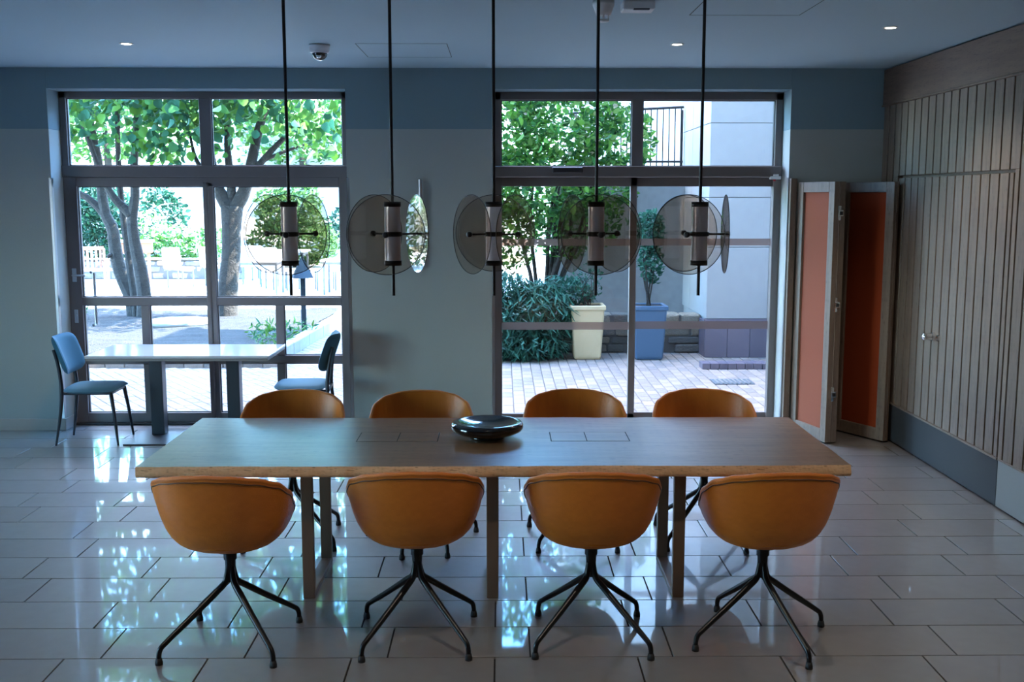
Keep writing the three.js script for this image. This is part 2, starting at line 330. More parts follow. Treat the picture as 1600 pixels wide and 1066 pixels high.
// ---------------------------------------------------------------- left glazing: transom above a pair of glazed doors
const barGeo = new Map();
function bar(parent, name, x0, x1, y0, y1, z0 = ZF + 0.035, z1 = ZF - 0.045, mat = M.frame) {
  return part(name, span(x0, x1, y0, y1, z0, z1, 0.004), mat, parent);
}
function pane(parent, x0, x1, y0, y1, z = ZF - 0.005) {
  const p = part('pane', new THREE.PlaneGeometry(x1 - x0, y1 - y0).translate((x0 + x1) / 2, (y0 + y1) / 2, z), M.glass, parent);
  const q = 0.007, b = (a0, a1, c0, c1) => span(a0, a1, c0, c1, z - 0.006, z + 0.012, 0.001);
  part('gasket', joined([b(x0, x0 + q, y0, y1), b(x1 - q, x1, y0, y1), b(x0, x1, y0, y0 + q), b(x0, x1, y1 - q, y1)]), M.frameDark, p);
  return p;
}
{
  const w = thing('window_1', [0, 0, 0], 0, 'taupe framed glazed garden doors with transom and glazing bars', 'window', null, 'structure');
  const [a, b] = [-3.872, -1.335];
  bar(w, 'stile', a, -3.757, 0, 2.315); bar(w, 'stile', a, -3.815, 2.315, 2.96); bar(w, 'stile', -1.442, -1.372, 0, 2.315); bar(w, 'stile', -1.405, -1.335, 2.3, 2.96); bar(w, 'stile', -1.372, b, 0, 2.315);
  bar(w, 'head_rail', a, b, 2.908, 2.966); bar(w, 'transom_rail', a, b, 2.225, 2.326, ZF + 0.055); bar(w, 'door_top_rail', -3.757, -1.442, 2.143, 2.225);
  bar(w, 'mullion', -2.654, -2.55, 2.326, 2.908); bar(w, 'mullion', -2.642, -2.604, 0, 2.18, ZF + 0.05); bar(w, 'mullion', -2.598, -2.557, 0, 2.18);
  for (const [x0, x1] of [[-3.757, -2.642], [-2.557, -1.442]]) {
    bar(w, 'mid_rail', x0, x1, 1.087, 1.161); bar(w, 'low_rail', x0, x1, 0.556, 0.633); bar(w, 'bottom_rail', x0, x1, 0.02, 0.107);
  }
  bar(w, 'threshold', a, b, 0, 0.022, ZF + 0.07, ZF - 0.08, M.frameDark);
  for (const [x0, x1] of [[-3.238, -3.166], [-2.033, -1.961]]) { bar(w, 'glazing_bar', x0, x1, 0.107, 0.556); bar(w, 'glazing_bar', x0, x1, 0.633, 1.087); }
  pane(w, -3.815, -2.654, 2.326, 2.908); pane(w, -2.55, -1.405, 2.326, 2.908);
  pane(w, -3.757, -2.642, 1.161, 2.143); pane(w, -2.557, -1.442, 1.161, 2.143);
  for (const [x0, x1] of [[-3.757, -3.238], [-3.166, -2.642], [-2.557, -2.033], [-1.961, -1.442]]) { pane(w, x0, x1, 0.633, 1.087); pane(w, x0, x1, 0.107, 0.556); }
  const h = part('handle', joined([sweep([[-3.815, 1.36, ZF + 0.035], [-3.815, 1.36, ZF + 0.085], [-3.745, 1.36, ZF + 0.09], [-3.70, 1.36, ZF + 0.09]], [0.009, 0.009, 0.009, 0.009], 8), span(-3.835, -3.795, 1.3, 1.42, ZF + 0.035, ZF + 0.043)]), M.steel, w, 'steel lever handle');
  part('lock_plate', joined([span(-3.833, -3.80, 0.93, 1.05, ZF + 0.035, ZF + 0.043), cyl(0.009, 0.009, 0.012, 0, 0, 0).rotateX(Math.PI / 2).translate(-3.816, 1.0, ZF + 0.043)]), M.steel, w, 'steel lock plate');
  part('pull_bar', joined([sweep([[-3.70, 1.38, ZF - 0.05], [-3.70, 1.38, ZF - 0.12], [-3.70, 0.9, ZF - 0.12], [-3.70, 0.9, ZF - 0.05]], [0.014, 0.014, 0.014, 0.014], 8)]), M.steel, w, 'steel pull bar on the outside');
}
// ---------------------------------------------------------------- right: automatic sliding door with transom
{
  const d = thing('door_1', [0, 0, 0], 0, 'automatic glass sliding door with transom and brown marking strips', 'door', null, 'structure');
  const [a, b] = OP[1];
  bar(d, 'stile', a, -0.004, 0, 2.96); bar(d, 'stile', 2.416, b, 0, 2.96); bar(d, 'head_rail', a, b, 2.895, 2.966); bar(d, 'transom_mullion', 1.146, 1.247, 2.31, 2.9);
  const op = part('operator_beam', span(a, b - 0.02, 2.222, 2.322, ZF + 0.13, ZF - 0.05, 0.008), M.frame, d, 'long taupe door operator casing');
  part('sensor', new RoundedBoxGeometry(0.27, 0.052, 0.05, 2, 0.015).translate(0.575, 2.285, ZF + 0.145), M.frameDark, op, 'black motion sensor');
  part('safety_switch', joined([span(2.36, 2.45, 2.205, 2.232, ZF + 0.09, ZF + 0.15), span(2.385, 2.43, 2.232, 2.25, ZF + 0.12, ZF + 0.15)]), M.whitePlastic, op, 'small white sensor housing');
  part('indicator', cyl(0.012, 0.012, 0.015, 2.40, 2.19, ZF + 0.12), std({ color: lin(0.4, 0.02, 0.03), roughness: 0.4 }), op, 'small red knob');
  for (const [x0, x1, px0, px1, z] of [[-0.004, 1.2, 0.0, 1.143, ZF + 0.02], [1.146, 2.49, 1.209, 2.42, ZF - 0.03]]) {
    const leaf = part('sliding_leaf', joined([span(x0, px0 + 0.001, 0.02, 2.222, z + 0.02, z - 0.02), span(px1, Math.min(x1, 2.47), 0.02, 2.222, z + 0.02, z - 0.02), span(x0, Math.min(x1, 2.47), 2.145, 2.222, z + 0.02, z - 0.02), span(x0, Math.min(x1, 2.47), 0.015, 0.093, z + 0.02, z - 0.02)]), M.frame, d);
    part('pane', new THREE.PlaneGeometry(px1 - px0, 2.06).translate((px0 + px1) / 2, 1.12, z), M.glass, leaf);
    for (const [y0, y1] of [[0.862, 0.932], [1.619, 1.681]]) part('marking_strip', new THREE.PlaneGeometry(px1 - px0, y1 - y0).translate((px0 + px1) / 2, (y0 + y1) / 2, z + 0.004), M.film, leaf, 'translucent brown strip on the glass');
  }
  bar(d, 'threshold', a, b, 0, 0.016, ZF + 0.08, ZF - 0.08, M.steel);
  pane(d, -0.004, 1.146, 2.322, 2.895); pane(d, 1.247, 2.416, 2.322, 2.895);
}
// steel corner guards on the four wall corners, and a slim tube on the pier
[[-3.872, 1, 'left of the glazed garden doors'], [-1.335, -1, 'right of the glazed garden doors'], [-0.064, 1, 'beside the sliding door on the middle pier'], [2.482, -1, 'between sliding door and orange door leaves']].forEach(([x, s, where]) => {
  solo('corner_guard', joined([span(x - s * 0.022, x + s * 0.003, 0.105, 2.215, ZB, ZB + 0.003, 0.001), span(x, x + s * 0.003, 0.105, 2.215, ZB + 0.003, ZB - 0.035, 0.001)]), M.steel, 'polished steel corner guard ' + where, 'corner guard', 'steel corner guards');
});
{
  const t = thing('wall_tube', [-0.70, 1.43, ZB], 0, 'slim pale metal tube fixed upright on the middle wall pier', 'wall fitting');
  part('tube', cyl(0.018, 0.018, 0.77, 0, 0, 0.04), M.steel, t);
  for (const y of [0.1, 0.66]) part('bracket', cyl(0.006, 0.006, 0.04).rotateX(Math.PI / 2).translate(0, y, 0.0), M.steel, t);
}

// ---------------------------------------------------------------- right wall: vertical wood slats with a flush door
const slatGeo = {};
function slat(parent, z0, z1, y0, y1, proud = 0.045) {
  const k = [(z1 - z0).toFixed(4), (y1 - y0).toFixed(3), proud].join();
  slatGeo[k] ??= cbox(proud, y1 - y0, Math.abs(z1 - z0), 0.002);
  const m = part('slat', slatGeo[k], M.slats[Math.floor(rnd() * 4)], parent);
  m.position.set(XR - proud / 2, (y0 + y1) / 2, (z0 + z1) / 2);
  return m;
}
{
  const P = 0.1385, G = 0.019, Z0 = -9.28, N = 76, DT = 2.213, D0 = -8.90, D1 = -6.868;
  const w = thing('wall_right', [0, 0, 0], 0, 'grey brown wall panelled with upright wood slats under a plain fascia', 'wall', null, 'structure');
  part('backing', span(XR, XR + 0.4, -0.2, 3.4, -9.66, ZBACK + 0.3), M.slats[3], w);
  part('fascia', span(XR - 0.055, XR, 2.83, CEIL - 0.014, ZB, ZBACK, 0.003), M.fascia, w, 'plain wood fascia board');
  part('fascia_lip', span(XR - 0.064, XR, 2.815, 2.83, ZB, ZBACK, 0.003), M.slats[2], w);
  for (let i = 0; i < N; i++) {
    const z0 = Z0 + i * P, z1 = z0 + P - G;
    const over = Math.min(z1, D1 - 0.009) - Math.max(z0, D0 + 0.004);
    if (z1 <= D0 || z0 >= D1) { slat(w, z0, z1, 0.33, 2.815); continue; }
    slat(w, z0, z1, DT + 0.012, 2.815);
    if (z0 < D0) slat(w, z0, D0 - 0.004, 0.33, DT + 0.012);
    if (z1 > D1 && z1 - D1 > 0.02) slat(w, D1 + 0.009, z1, 0.33, DT + 0.012);
  }
  part('kick_panel', span(XR - 0.047, XR, 0.012, 0.322, D1 + 0.02, -3.4, 0.002), M.kickLight, w, 'grey brown kick panel');
  part('kick_panel', span(XR - 0.047, XR, 0.012, 0.322, -3.396, ZBACK, 0.002), M.kickLight, w);
  part('kick_lip', span(XR - 0.051, XR, 0.322, 0.334, D1 + 0.02, ZBACK, 0.002), M.slats[0], w);
  part('corner_panel', span(XR - 0.043, XR, 0.012, 0.322, ZB, D0 - 0.004, 0.002), M.kickDark, w);
  const d = thing('door_2', [0, 0, 0], 0, 'flush door hidden in the slatted wood wall above a dark kick plate', 'door', null, 'structure');
  part('door_backing', span(XR - 0.003, XR, 0.33, DT, D0 + 0.006, D1 - 0.006, 0.001), M.slats[3], d);
  for (let i = 0; i < N; i++) {
    const z0 = Math.max(Z0 + i * P, D0 + 0.004), z1 = Math.min(Z0 + i * P + P - G, D1 - 0.009);
    if (z1 - z0 > 0.02) slat(d, z0, z1, 0.336, DT - 0.010);
  }
  part('kick_plate', span(XR - 0.047, XR, 0.012, 0.318, D0, D1 + 0.014, 0.002), M.kickDark, d, 'dark grey metal kick plate');
  part('kick_lip', span(XR - 0.051, XR, 0.318, 0.334, D0, D1, 0.002), M.slats[0], d);
  const lk = part('lock', joined([cyl(0.034, 0.034, 0.02, 0, 0, 0, 24).rotateZ(Math.PI / 2).translate(XR - 0.045, 1.0, -7.99), cyl(0.028, 0.024, 0.045, 0, 0, 0, 20).rotateZ(Math.PI / 2).translate(XR - 0.063, 1.0, -7.99), new THREE.SphereGeometry(0.03, 16, 12).scale(0.7, 1, 1).translate(XR - 0.118, 1.0, -7.99)]), M.chrome, d, 'chrome door knob');
  part('key_cylinder', cyl(0.022, 0.022, 0.016, 0, 0, 0, 20).rotateZ(Math.PI / 2).translate(XR - 0.043, 1.0, -7.90), M.chrome, d, 'chrome key cylinder');
}
// ---------------------------------------------------------------- two open door leaves with orange panels
function doorLeaf(x0, z0, x1, z1, thick, panelMat, label, hinges, flip) {
  const W = Math.hypot(x1 - x0, z1 - z0), t = thing('door_leaf', [x0, 0, z0], Math.atan2(-(z1 - z0), x1 - x0), label, 'door leaf');
  const Ht = 2.175, s = 0.085, y0 = 0.012;
  // local x runs along the leaf, the panelled face is at z = +thick (towards the window)
  const F0 = -thick, F1 = 0;
  for (const [a, b] of [[0, s], [W - s, W]]) part('stile', uvm(span(a, b, y0, Ht, F0, F1)), M.slats[2], t);
  part('top_rail', uvm(span(s, W - s, Ht - s, Ht, F0, F1)), M.slats[0], t); part('bottom_rail', uvm(span(s, W - s, y0, y0 + 0.1, F0, F1)), M.slats[0], t);
  part('panel', span(s - 0.003, W - s + 0.003, y0 + 0.09, Ht - s + 0.003, F0 + 0.02, F1 - 0.02, 0.001), panelMat, t);
  part('edge_strip', span(W, W + 0.004, y0, Ht, F0 * 0.55, F0 * 0.45), M.slats[3], t);
  for (const y of hinges) {
    const h = part('hinge', joined([span(W + 0.001, W + 0.006, y - 0.06, y + 0.06, F0 * 0.62, F0 * 0.38), span(W + 0.001, W + 0.02, y - 0.026, y + 0.026, F0 * 0.75, F0 * 0.3)]), M.chrome, t, 'chrome concealed hinge');
    part('hinge_cup', span(W + 0.02, W + 0.023, y - 0.014, y + 0.014, F0 * 0.66, F0 * 0.4), M.frameDark, h);
  }
  return t;
}
doorLeaf(2.555, -9.25, 2.70, -8.70, 0.105, M.salmon, 'open wood framed door leaf with salmon panel and three hinges beside the sliding door', [0.42, 1.17, 1.92]);
doorLeaf(2.93, -9.25, 3.20, -8.74, 0.06, M.rust, 'wood framed door leaf with dark rust orange panel against the slatted wall', []);
{
  const t = solo('trim_1', joined([span(2.49, 2.545, 0, 2.21, ZB + 0.003, ZB + 0.05, 0.004)]), M.slats[1], 'narrow upright wood post between corner guard and salmon door leaf', 'trim', null, 'structure');
}

// ---------------------------------------------------------------- ceiling fittings
function downlight(x, z, label, group, power = 1.3) {
  const t = thing('recessed_spotlight', [x, CEIL, z], 0, label, 'spotlight', group);
  part('trim_ring', lathe([[0.03, 0.004], [0.03, -0.003], [0.045, -0.006], [0.05, -0.002], [0.05, 0.004]], 32), M.white, t);
  part('lamp_lens', new THREE.CircleGeometry(0.034, 24).rotateX(Math.PI / 2).translate(0, -0.0035, 0), M.lampGlow, t, 'glowing warm lens');
  const l = new THREE.SpotLight(new THREE.Color(1, 0.86, 0.7), power, 0, 1.0, 0.8, 2);
  l.name = 'spot_lamp'; l.position.set(0, -0.02, 0); l.target.position.set(0, -3, 0); l.castShadow = true; l.shadow.radius = 1.5;
  t.add(l, l.target);
  return t;
}
downlight(-2.69, -7.88, 'lit recessed ceiling spotlight near the dome camera and garden doors', 'recessed spotlights');
downlight(1.263, -7.87, 'lit recessed ceiling spotlight in front of the sliding door', 'recessed spotlights');
downlight(2.524, -7.1, 'lit recessed ceiling spotlight near the slatted wall fascia', 'recessed spotlights');
for (const [x, z, where] of [[-2.69, -3.4, 'in the row behind the armchairs, by the side windows'], [0, -3.4, 'in the row behind the armchairs, on the table axis'], [2.52, -3.4, 'in the row behind the armchairs, by the slatted wall'],
  [-2.69, 0, 'far behind the armchairs, towards the side windows'], [0, 0.6, 'far behind the armchairs, on the table axis'], [2.52, 0, 'far behind the armchairs, along the slatted wall']]) downlight(x, z, 'recessed ceiling spotlight ' + where, 'recessed spotlights behind the table', 1.3);
{
  const t = thing('dome_camera', [-1.316, CEIL, -7.93], 0, 'white security dome camera on the ceiling', 'camera');
  part('base', lathe([[0, 0], [0.075, 0], [0.075, -0.012], [0.068, -0.052], [0.06, -0.06], [0, -0.06]], 32), M.whitePlastic, t);
  part('dome', new THREE.SphereGeometry(0.056, 28, 14, 0, Math.PI * 2, Math.PI / 2, Math.PI / 2).translate(0, -0.056, 0), M.domeGlass, t, 'dark glossy dome');
  part('lens', cyl(0.02, 0.02, 0.01).rotateX(1.0).translate(0, -0.085, 0.042), M.chrome, t);
}
{
  const t = thing('smoke_detector', [0.575, CEIL, -6.2], 0, 'white smoke detector on the ceiling beside a pendant rod', 'detector');
  part('housing', lathe([[0, 0], [0.062, 0], [0.062, -0.02], [0.05, -0.05], [0.042, -0.075], [0, -0.075]], 32), M.whitePlastic, t);
  for (let i = 0; i < 6; i++) part('vent_fin', span(-0.004, 0.004, -0.105, -0.07, 0.024, 0.032, 0.001).rotateY(i * Math.PI / 3), M.whitePlastic, t);
  part('cap', lathe([[0, -0.1], [0.034, -0.1], [0.03, -0.112], [0, -0.115]], 24), M.whitePlastic, t);
  const b = thing('ceiling_sensor', [0.77, CEIL, -6.22], 0, 'small white box with dark slot on the ceiling', 'sensor');
  part('housing', span(-0.09, 0.09, -0.05, 0, -0.07, 0.07, 0.006), M.whitePlastic, b);
  part('slot', span(-0.03, 0.06, -0.052, -0.045, 0.045, 0.071, 0.001), M.frameDark, b);
}
function hatch(x0, x1, z0, z1, label) {
  const t = thing('ceiling_hatch', [(x0 + x1) / 2, CEIL, (z0 + z1) / 2], 0, label, 'hatch'), w = (x1 - x0) / 2, d = (z1 - z0) / 2;
  part('panel', span(-w, w, -0.001, 0, -d, d, 0.0003), M.ceiling, t);
  part('joint', joined([span(-w, w, -0.002, 0, -d - 0.006, -d, 0.0003), span(-w, w, -0.002, 0, d, d + 0.003, 0.0003), span(-w - 0.005, -w, -0.002, 0, -d, d, 0.0003), span(w, w + 0.005, -0.002, 0, -d, d, 0.0003)]), M.seam, t);
}
hatch(-1.045, -0.395, -8.59, -7.86, 'flush square access hatch in the ceiling beside the dome camera');
hatch(1.14, 1.8, -6.64, -6.0, 'flush square access hatch in the ceiling over the table end');

// ================================================================= FURNITURE
// ---------------------------------------------------------------- long table
const TT = 0.745;
{
  const t = thing('dining_table', [0, 0, 0], 0, 'long solid wood table with rough natural front edge on bronze frames', 'table');
  const x0 = -1.782, x1 = 1.708, zf = -5.068, zb = -6.235, N = 180, th = 0.056;
  const edge = (x, s) => 0.012 * (vnoise((x + 3) * 1.7, s, 64, 64, 300) - 0.5) + 0.008 * (vnoise((x + 3) * 9, s, 64, 64, 301) - 0.5);
  // front and back edges bulge irregularly under the flat top
  const prof = (x, side) => {
    const z = side ? zb : zf, o = side ? -1 : 1, q = [];
    for (const [dy, out] of [[0, -0.004], [-0.006, 0.001], [-0.02, 0.006], [-0.038, 0.008], [-0.05, 0.004], [-th, -0.008]])
      q.push([TT + dy, z + o * (out + edge(x, side * 7) + 0.007 * (vnoise((x + 3) * 14, dy * 60 + side * 9 + 9, 64, 64, 302) - 0.5))]);
    return q;
  };
  const top = [], rim = [], uvT = [], uvR = [], it = [], ir = [];
  for (let i = 0; i <= N; i++) {
    const x = lerp(x0, x1, i / N);
    const f = prof(x, 0), b = prof(x, 1);
    top.push(x, TT, f[0][1], x, TT, b[0][1]); uvT.push(x, f[0][1], x, b[0][1]);
    for (const P of [f, b]) for (const [y, z] of P) { rim.push(x, y, z); uvR.push(x, y * 1.0); }
    if (i) {
      const a = (i - 1) * 2; it.push(a, a + 2, a + 1, a + 1, a + 2, a + 3);
      const r = (i - 1) * 12;
      for (let k = 0; k < 5; k++) { const A = r + k, B = r + 12 + k; ir.push(A, A + 1, B, B, A + 1, B + 1); const C = r + 6 + k, D = r + 18 + k; ir.push(C, D, C + 1, D, D + 1, C + 1); }
      ir.push(r + 5, r + 11, r + 17, r + 17, r + 11, r + 23);
      ir.pop(); ir.pop(); ir.pop(); ir.pop(); ir.pop(); ir.pop(); ir.push(r + 5, r + 11, r + 17, r + 11, r + 23, r + 17);
    }
  }
  const mk = (p, uv, i) => { const g = new THREE.BufferGeometry(); g.setAttribute('position', new THREE.Float32BufferAttribute(p, 3)); g.setAttribute('uv', new THREE.Float32BufferAttribute(uv, 2)); g.setIndex(i); g.computeVertexNormals(); return g; };
  const topM = part('tabletop', mk(top, uvT, it), M.tableTop, t);
  part('natural_edge', mk(rim, uvR, ir), M.tableEdge, t, 'rough light brown natural wood edge');
  for (const [x, s] of [[x0, 1], [x1, -1]]) part('end_grain', span(x - s * 0.001, x + s * 0.004, TT - th + 0.002, TT - 0.0004, zb + 0.012, zf - 0.012, 0.001), M.tableEdge, t);
  [-0.992, -0.05, 0.905].forEach((x) => {
    const za = -5.26, zc = -5.84;
    const f = part('leg_frame', joined([span(x - 0.03, x + 0.03, 0.0, TT - th, za, za - 0.035), span(x - 0.03, x + 0.03, 0.0, TT - th, zc + 0.035, zc), span(x - 0.03, x + 0.03, 0, 0.03, za - 0.035, zc + 0.035), span(x - 0.03, x + 0.03, TT - th - 0.03, TT - th + 0.004, za - 0.035, zc + 0.035)]), M.bronze, t, 'bronze brown metal frame leg');
  });
  for (const [a, m, b] of [[-0.785, -0.565, -0.345], [0.262, 0.457, 0.69]]) {
    const z0 = -5.83, z1 = -5.602;
    const h = part('cable_hatch', span(a, b, TT - 0.02, TT + 0.0004, z0, z1, 0.0003), M.gap, t, 'cable hatch with two wooden lids');
    part('lid', span(a + 0.005, m - 0.002, TT - 0.02, TT + 0.0009, z0 + 0.005, z1 - 0.005, 0.0008), M.tableTop, h);
    part('lid', span(m + 0.002, b - 0.005, TT - 0.02, TT + 0.0009, z0 + 0.005, z1 - 0.005, 0.0008), M.tableTop, h);
  }
}
{
  const b = thing('bowl', [-0.082, TT, -5.70], 0, 'wide shallow glossy black bowl on the long wooden table', 'bowl');
  part('bowl_body', lathe([[0, 0.016], [0.098, 0.016], [0.118, 0.022], [0.165, 0.03], [0.19, 0.044], [0.199, 0.06], [0.197, 0.076], [0.188, 0.087], [0.172, 0.091], [0.155, 0.088], [0.11, 0.074], [0.05, 0.066], [0, 0.064]], 72), M.bowl, b);
  part('foot_ring', lathe([[0, 0], [0.094, 0], [0.098, 0.006], [0.098, 0.018], [0, 0.018]], 48), M.bowl, b);
}

// ---------------------------------------------------------------- tan swivel armchairs
function makeChair(label, group) {
  const c = thing('swivel_armchair', [0, 0, 0], 0, label, 'armchair', group);
  const Y0 = 0.452, Y1 = 0.855;
  const tab = (pts, x) => { for (let i = 1; i < pts.length; i++) if (x <= pts[i][0]) { const [a, b] = pts[i - 1], [d, e] = pts[i]; let t = (x - a) / (d - a); t = t * t * (3 - 2 * t) * 0.5 + t * 0.5; return lerp(b, e, t); } return pts[pts.length - 1][1]; };
  const rimH = (phi) => tab([[0, 0.857], [20, 0.853], [40, 0.836], [58, 0.803], [73, 0.75], [90, 0.677], [105, 0.632], [122, 0.585], [142, 0.525], [180, 0.505]], Math.abs(phi) * 180 / Math.PI);
  const rho = (tau) => { const P = [[0, 0], [0.006, 0.12], [0.018, 0.24], [0.036, 0.36], [0.06, 0.485], [0.1, 0.59], [0.15, 0.67], [0.22, 0.742], [0.32, 0.805], [0.45, 0.86], [0.65, 0.92], [1, 1]]; for (let i = 1; i < P.length; i++) if (tau <= P[i][0]) return lerp(P[i - 1][1], P[i][1], (tau - P[i - 1][0]) / (P[i][0] - P[i - 1][0])); return 1; };
  const rad = (phi) => { const s = Math.abs(Math.sin(phi)), k = Math.cos(phi), b = lerp(0.40, 0.295, clamp(k * 2 + 0.5, 0, 1)); return Math.pow(Math.pow(s / 0.34, 2.35) + Math.pow(Math.abs(k) / b, 2.35), -1 / 2.35); };
  const S = (phi, v) => {                                       // back of the chair is +z
    const tm = (rimH(phi) - Y0) / (Y1 - Y0), tau = tm * Math.pow(v, 1.7), r = rad(phi) * rho(tau);
    return V(Math.sin(phi) * r, Y0 + tau * (Y1 - Y0), Math.cos(phi) * r);
  };
  const NU = 72, NV = 26, T = 0.02, pos = [], nor = [], uv = [], idx = [];
  const push = (p, n, u, w) => { pos.push(p.x, p.y, p.z); nor.push(n.x, n.y, n.z); uv.push(u, w); };
  const nrm = (phi, v) => {
    const e = 0.02, a = S(phi + e, Math.max(v, 0.06)).sub(S(phi - e, Math.max(v, 0.06))), b = S(phi, Math.min(1, Math.max(v, 0.06) + e * 2)).sub(S(phi, Math.max(v, 0.06) - e * 2));
    return a.cross(b).normalize();
  };
  const grid = [];
  for (const inner of [0, 1]) for (let j = 0; j <= NV; j++) for (let i = 0; i <= NU; i++) {
    const phi = (i / NU * 2 - 1) * Math.PI, v = j / NV, p = S(phi, v), n = nrm(phi, v);
    if (p.clone().setY(0).dot(n) < -0.05 && v > 0.3) n.multiplyScalar(-1);
    { const k = clamp(v / 0.22, 0, 1), w = k * k * (3 - 2 * k); n.multiplyScalar(w).add(V(0, w - 1, 0)).normalize(); }
    if (inner) push(p.clone().addScaledVector(n, -T), n.clone().multiplyScalar(-1), phi * 0.3, p.y + 0.4 * (1 - v)); else push(p, n, phi * 0.3, p.y - 0.4 * (1 - v));
    grid.push([p, n]);
  }
  const W = NU + 1, off = W * (NV + 1);
  for (let j = 0; j < NV; j++) for (let i = 0; i < NU; i++) { const a = j * W + i, b = a + W; idx.push(a, a + 1, b, a + 1, b + 1, b); const A = off + a, B = off + b; idx.push(A, B, A + 1, A + 1, B, B + 1); }
  for (let i = 0; i < NU; i++) { const a = NV * W + i, b = off + a; idx.push(a, a + 1, b, a + 1, b + 1, b); }
  const g = new THREE.BufferGeometry();
  g.setAttribute('position', new THREE.Float32BufferAttribute(pos, 3)); g.setAttribute('normal', new THREE.Float32BufferAttribute(nor, 3)); g.setAttribute('uv', new THREE.Float32BufferAttribute(uv, 2)); g.setIndex(idx);
  const shell = part('shell', g, M.leather, c, 'tan leather bucket shell');
  const rim = [], seam = [];
  for (let i = 0; i < NU; i++) { const [p, n] = grid[NV * W + i]; rim.push(p.clone().addScaledVector(n, -T / 2)); const phi = (i / NU * 2 - 1) * Math.PI; seam.push(S(phi, 0.975)); }
  part('rim_roll', new THREE.TubeGeometry(new THREE.CatmullRomCurve3(rim, true), 140, T / 2 + 0.0012, 8, true), M.leather, shell);
  part('piping', new THREE.TubeGeometry(new THREE.CatmullRomCurve3(seam, true), 140, 0.0032, 6, true), M.piping, shell);
  const pad = new THREE.SphereGeometry(0.225, 32, 16).scale(1.0, 0.16, 0.98).translate(0, 0.512, -0.02);
  part('seat_pad', pad, M.leather, c);
  part('post', joined([cyl(0.03, 0.03, 0.05, 0, 0.405, 0), cyl(0.021, 0.025, 0.11, 0, 0.30, 0), cyl(0.075, 0.085, 0.012, 0, 0.45, 0)]), M.blackMetal, c);
  const legG = sweep([[0.012, 0.372, 0], [0.019, 0.33, 0], [0.03, 0.297, 0], [0.075, 0.262, 0], [0.2, 0.173, 0], [0.318, 0.092, 0], [0.343, 0.072, 0], [0.352, 0.05, 0], [0.354, 0.022, 0]], [0.0125, 0.0135, 0.0145, 0.0155, 0.0145, 0.0125, 0.012, 0.0115, 0.011], 12, 40);
  const glideG = lathe([[0, 0], [0.0165, 0], [0.0165, 0.012], [0.0125, 0.03], [0, 0.03]], 16).translate(0.354, 0, 0);
  for (let k = 0; k < 4; k++) { const l = part('leg', legG, M.blackMetal, c); l.rotation.y = Math.PI / 4 + k * Math.PI / 2; part('glide', glideG, M.glide, l); }
  return c;
}
{
  const spots = [
    [1.205, -4.745, 0.05, 'tan leather swivel armchair with back to the room, first from the slatted wall'],
    [0.412, -4.765, -0.03, 'tan leather swivel armchair with back to the room, second from the slatted wall'],
    [-0.395, -4.775, 0.03, 'tan leather swivel armchair with back to the room, third from the slatted wall'],
    [-1.245, -4.715, -0.06, 'tan leather swivel armchair with back to the room, fourth from the slatted wall'],
    [1.215, -6.235, Math.PI - 0.1, 'tan leather swivel armchair on the window side, first from the slatted wall'],
    [0.44, -6.235, Math.PI, 'tan leather swivel armchair on the window side, second from the slatted wall'],
    [-0.475, -6.2, Math.PI + 0.1, 'tan leather swivel armchair on the window side, third from the slatted wall'],
    [-1.255, -6.235, Math.PI + 0.05, 'tan leather swivel armchair on the window side, fourth from the slatted wall'],
  ];
  const grp = 'tan swivel armchairs around the long table', c0 = makeChair(spots[0][3], grp);
  c0.position.set(spots[0][0], 0, spots[0][1]); c0.rotation.y = spots[0][2];
  for (const [x, z, a, l] of spots.slice(1)) copyOf(c0, [x, 0, z], a, l, grp);
  // the swivel bases stand turned apart from the seats
  const baseTurn = [-0.39, 0, -0.02, -0.04, -0.19, -0.08, -0.31, 0.1];
  scene.children.filter((o) => o.name.startsWith('swivel_armchair')).forEach((c, i) => { for (const l of c.children) if (l.name === 'leg') l.rotation.y += baseTurn[i] - spots[i][2]; });
}

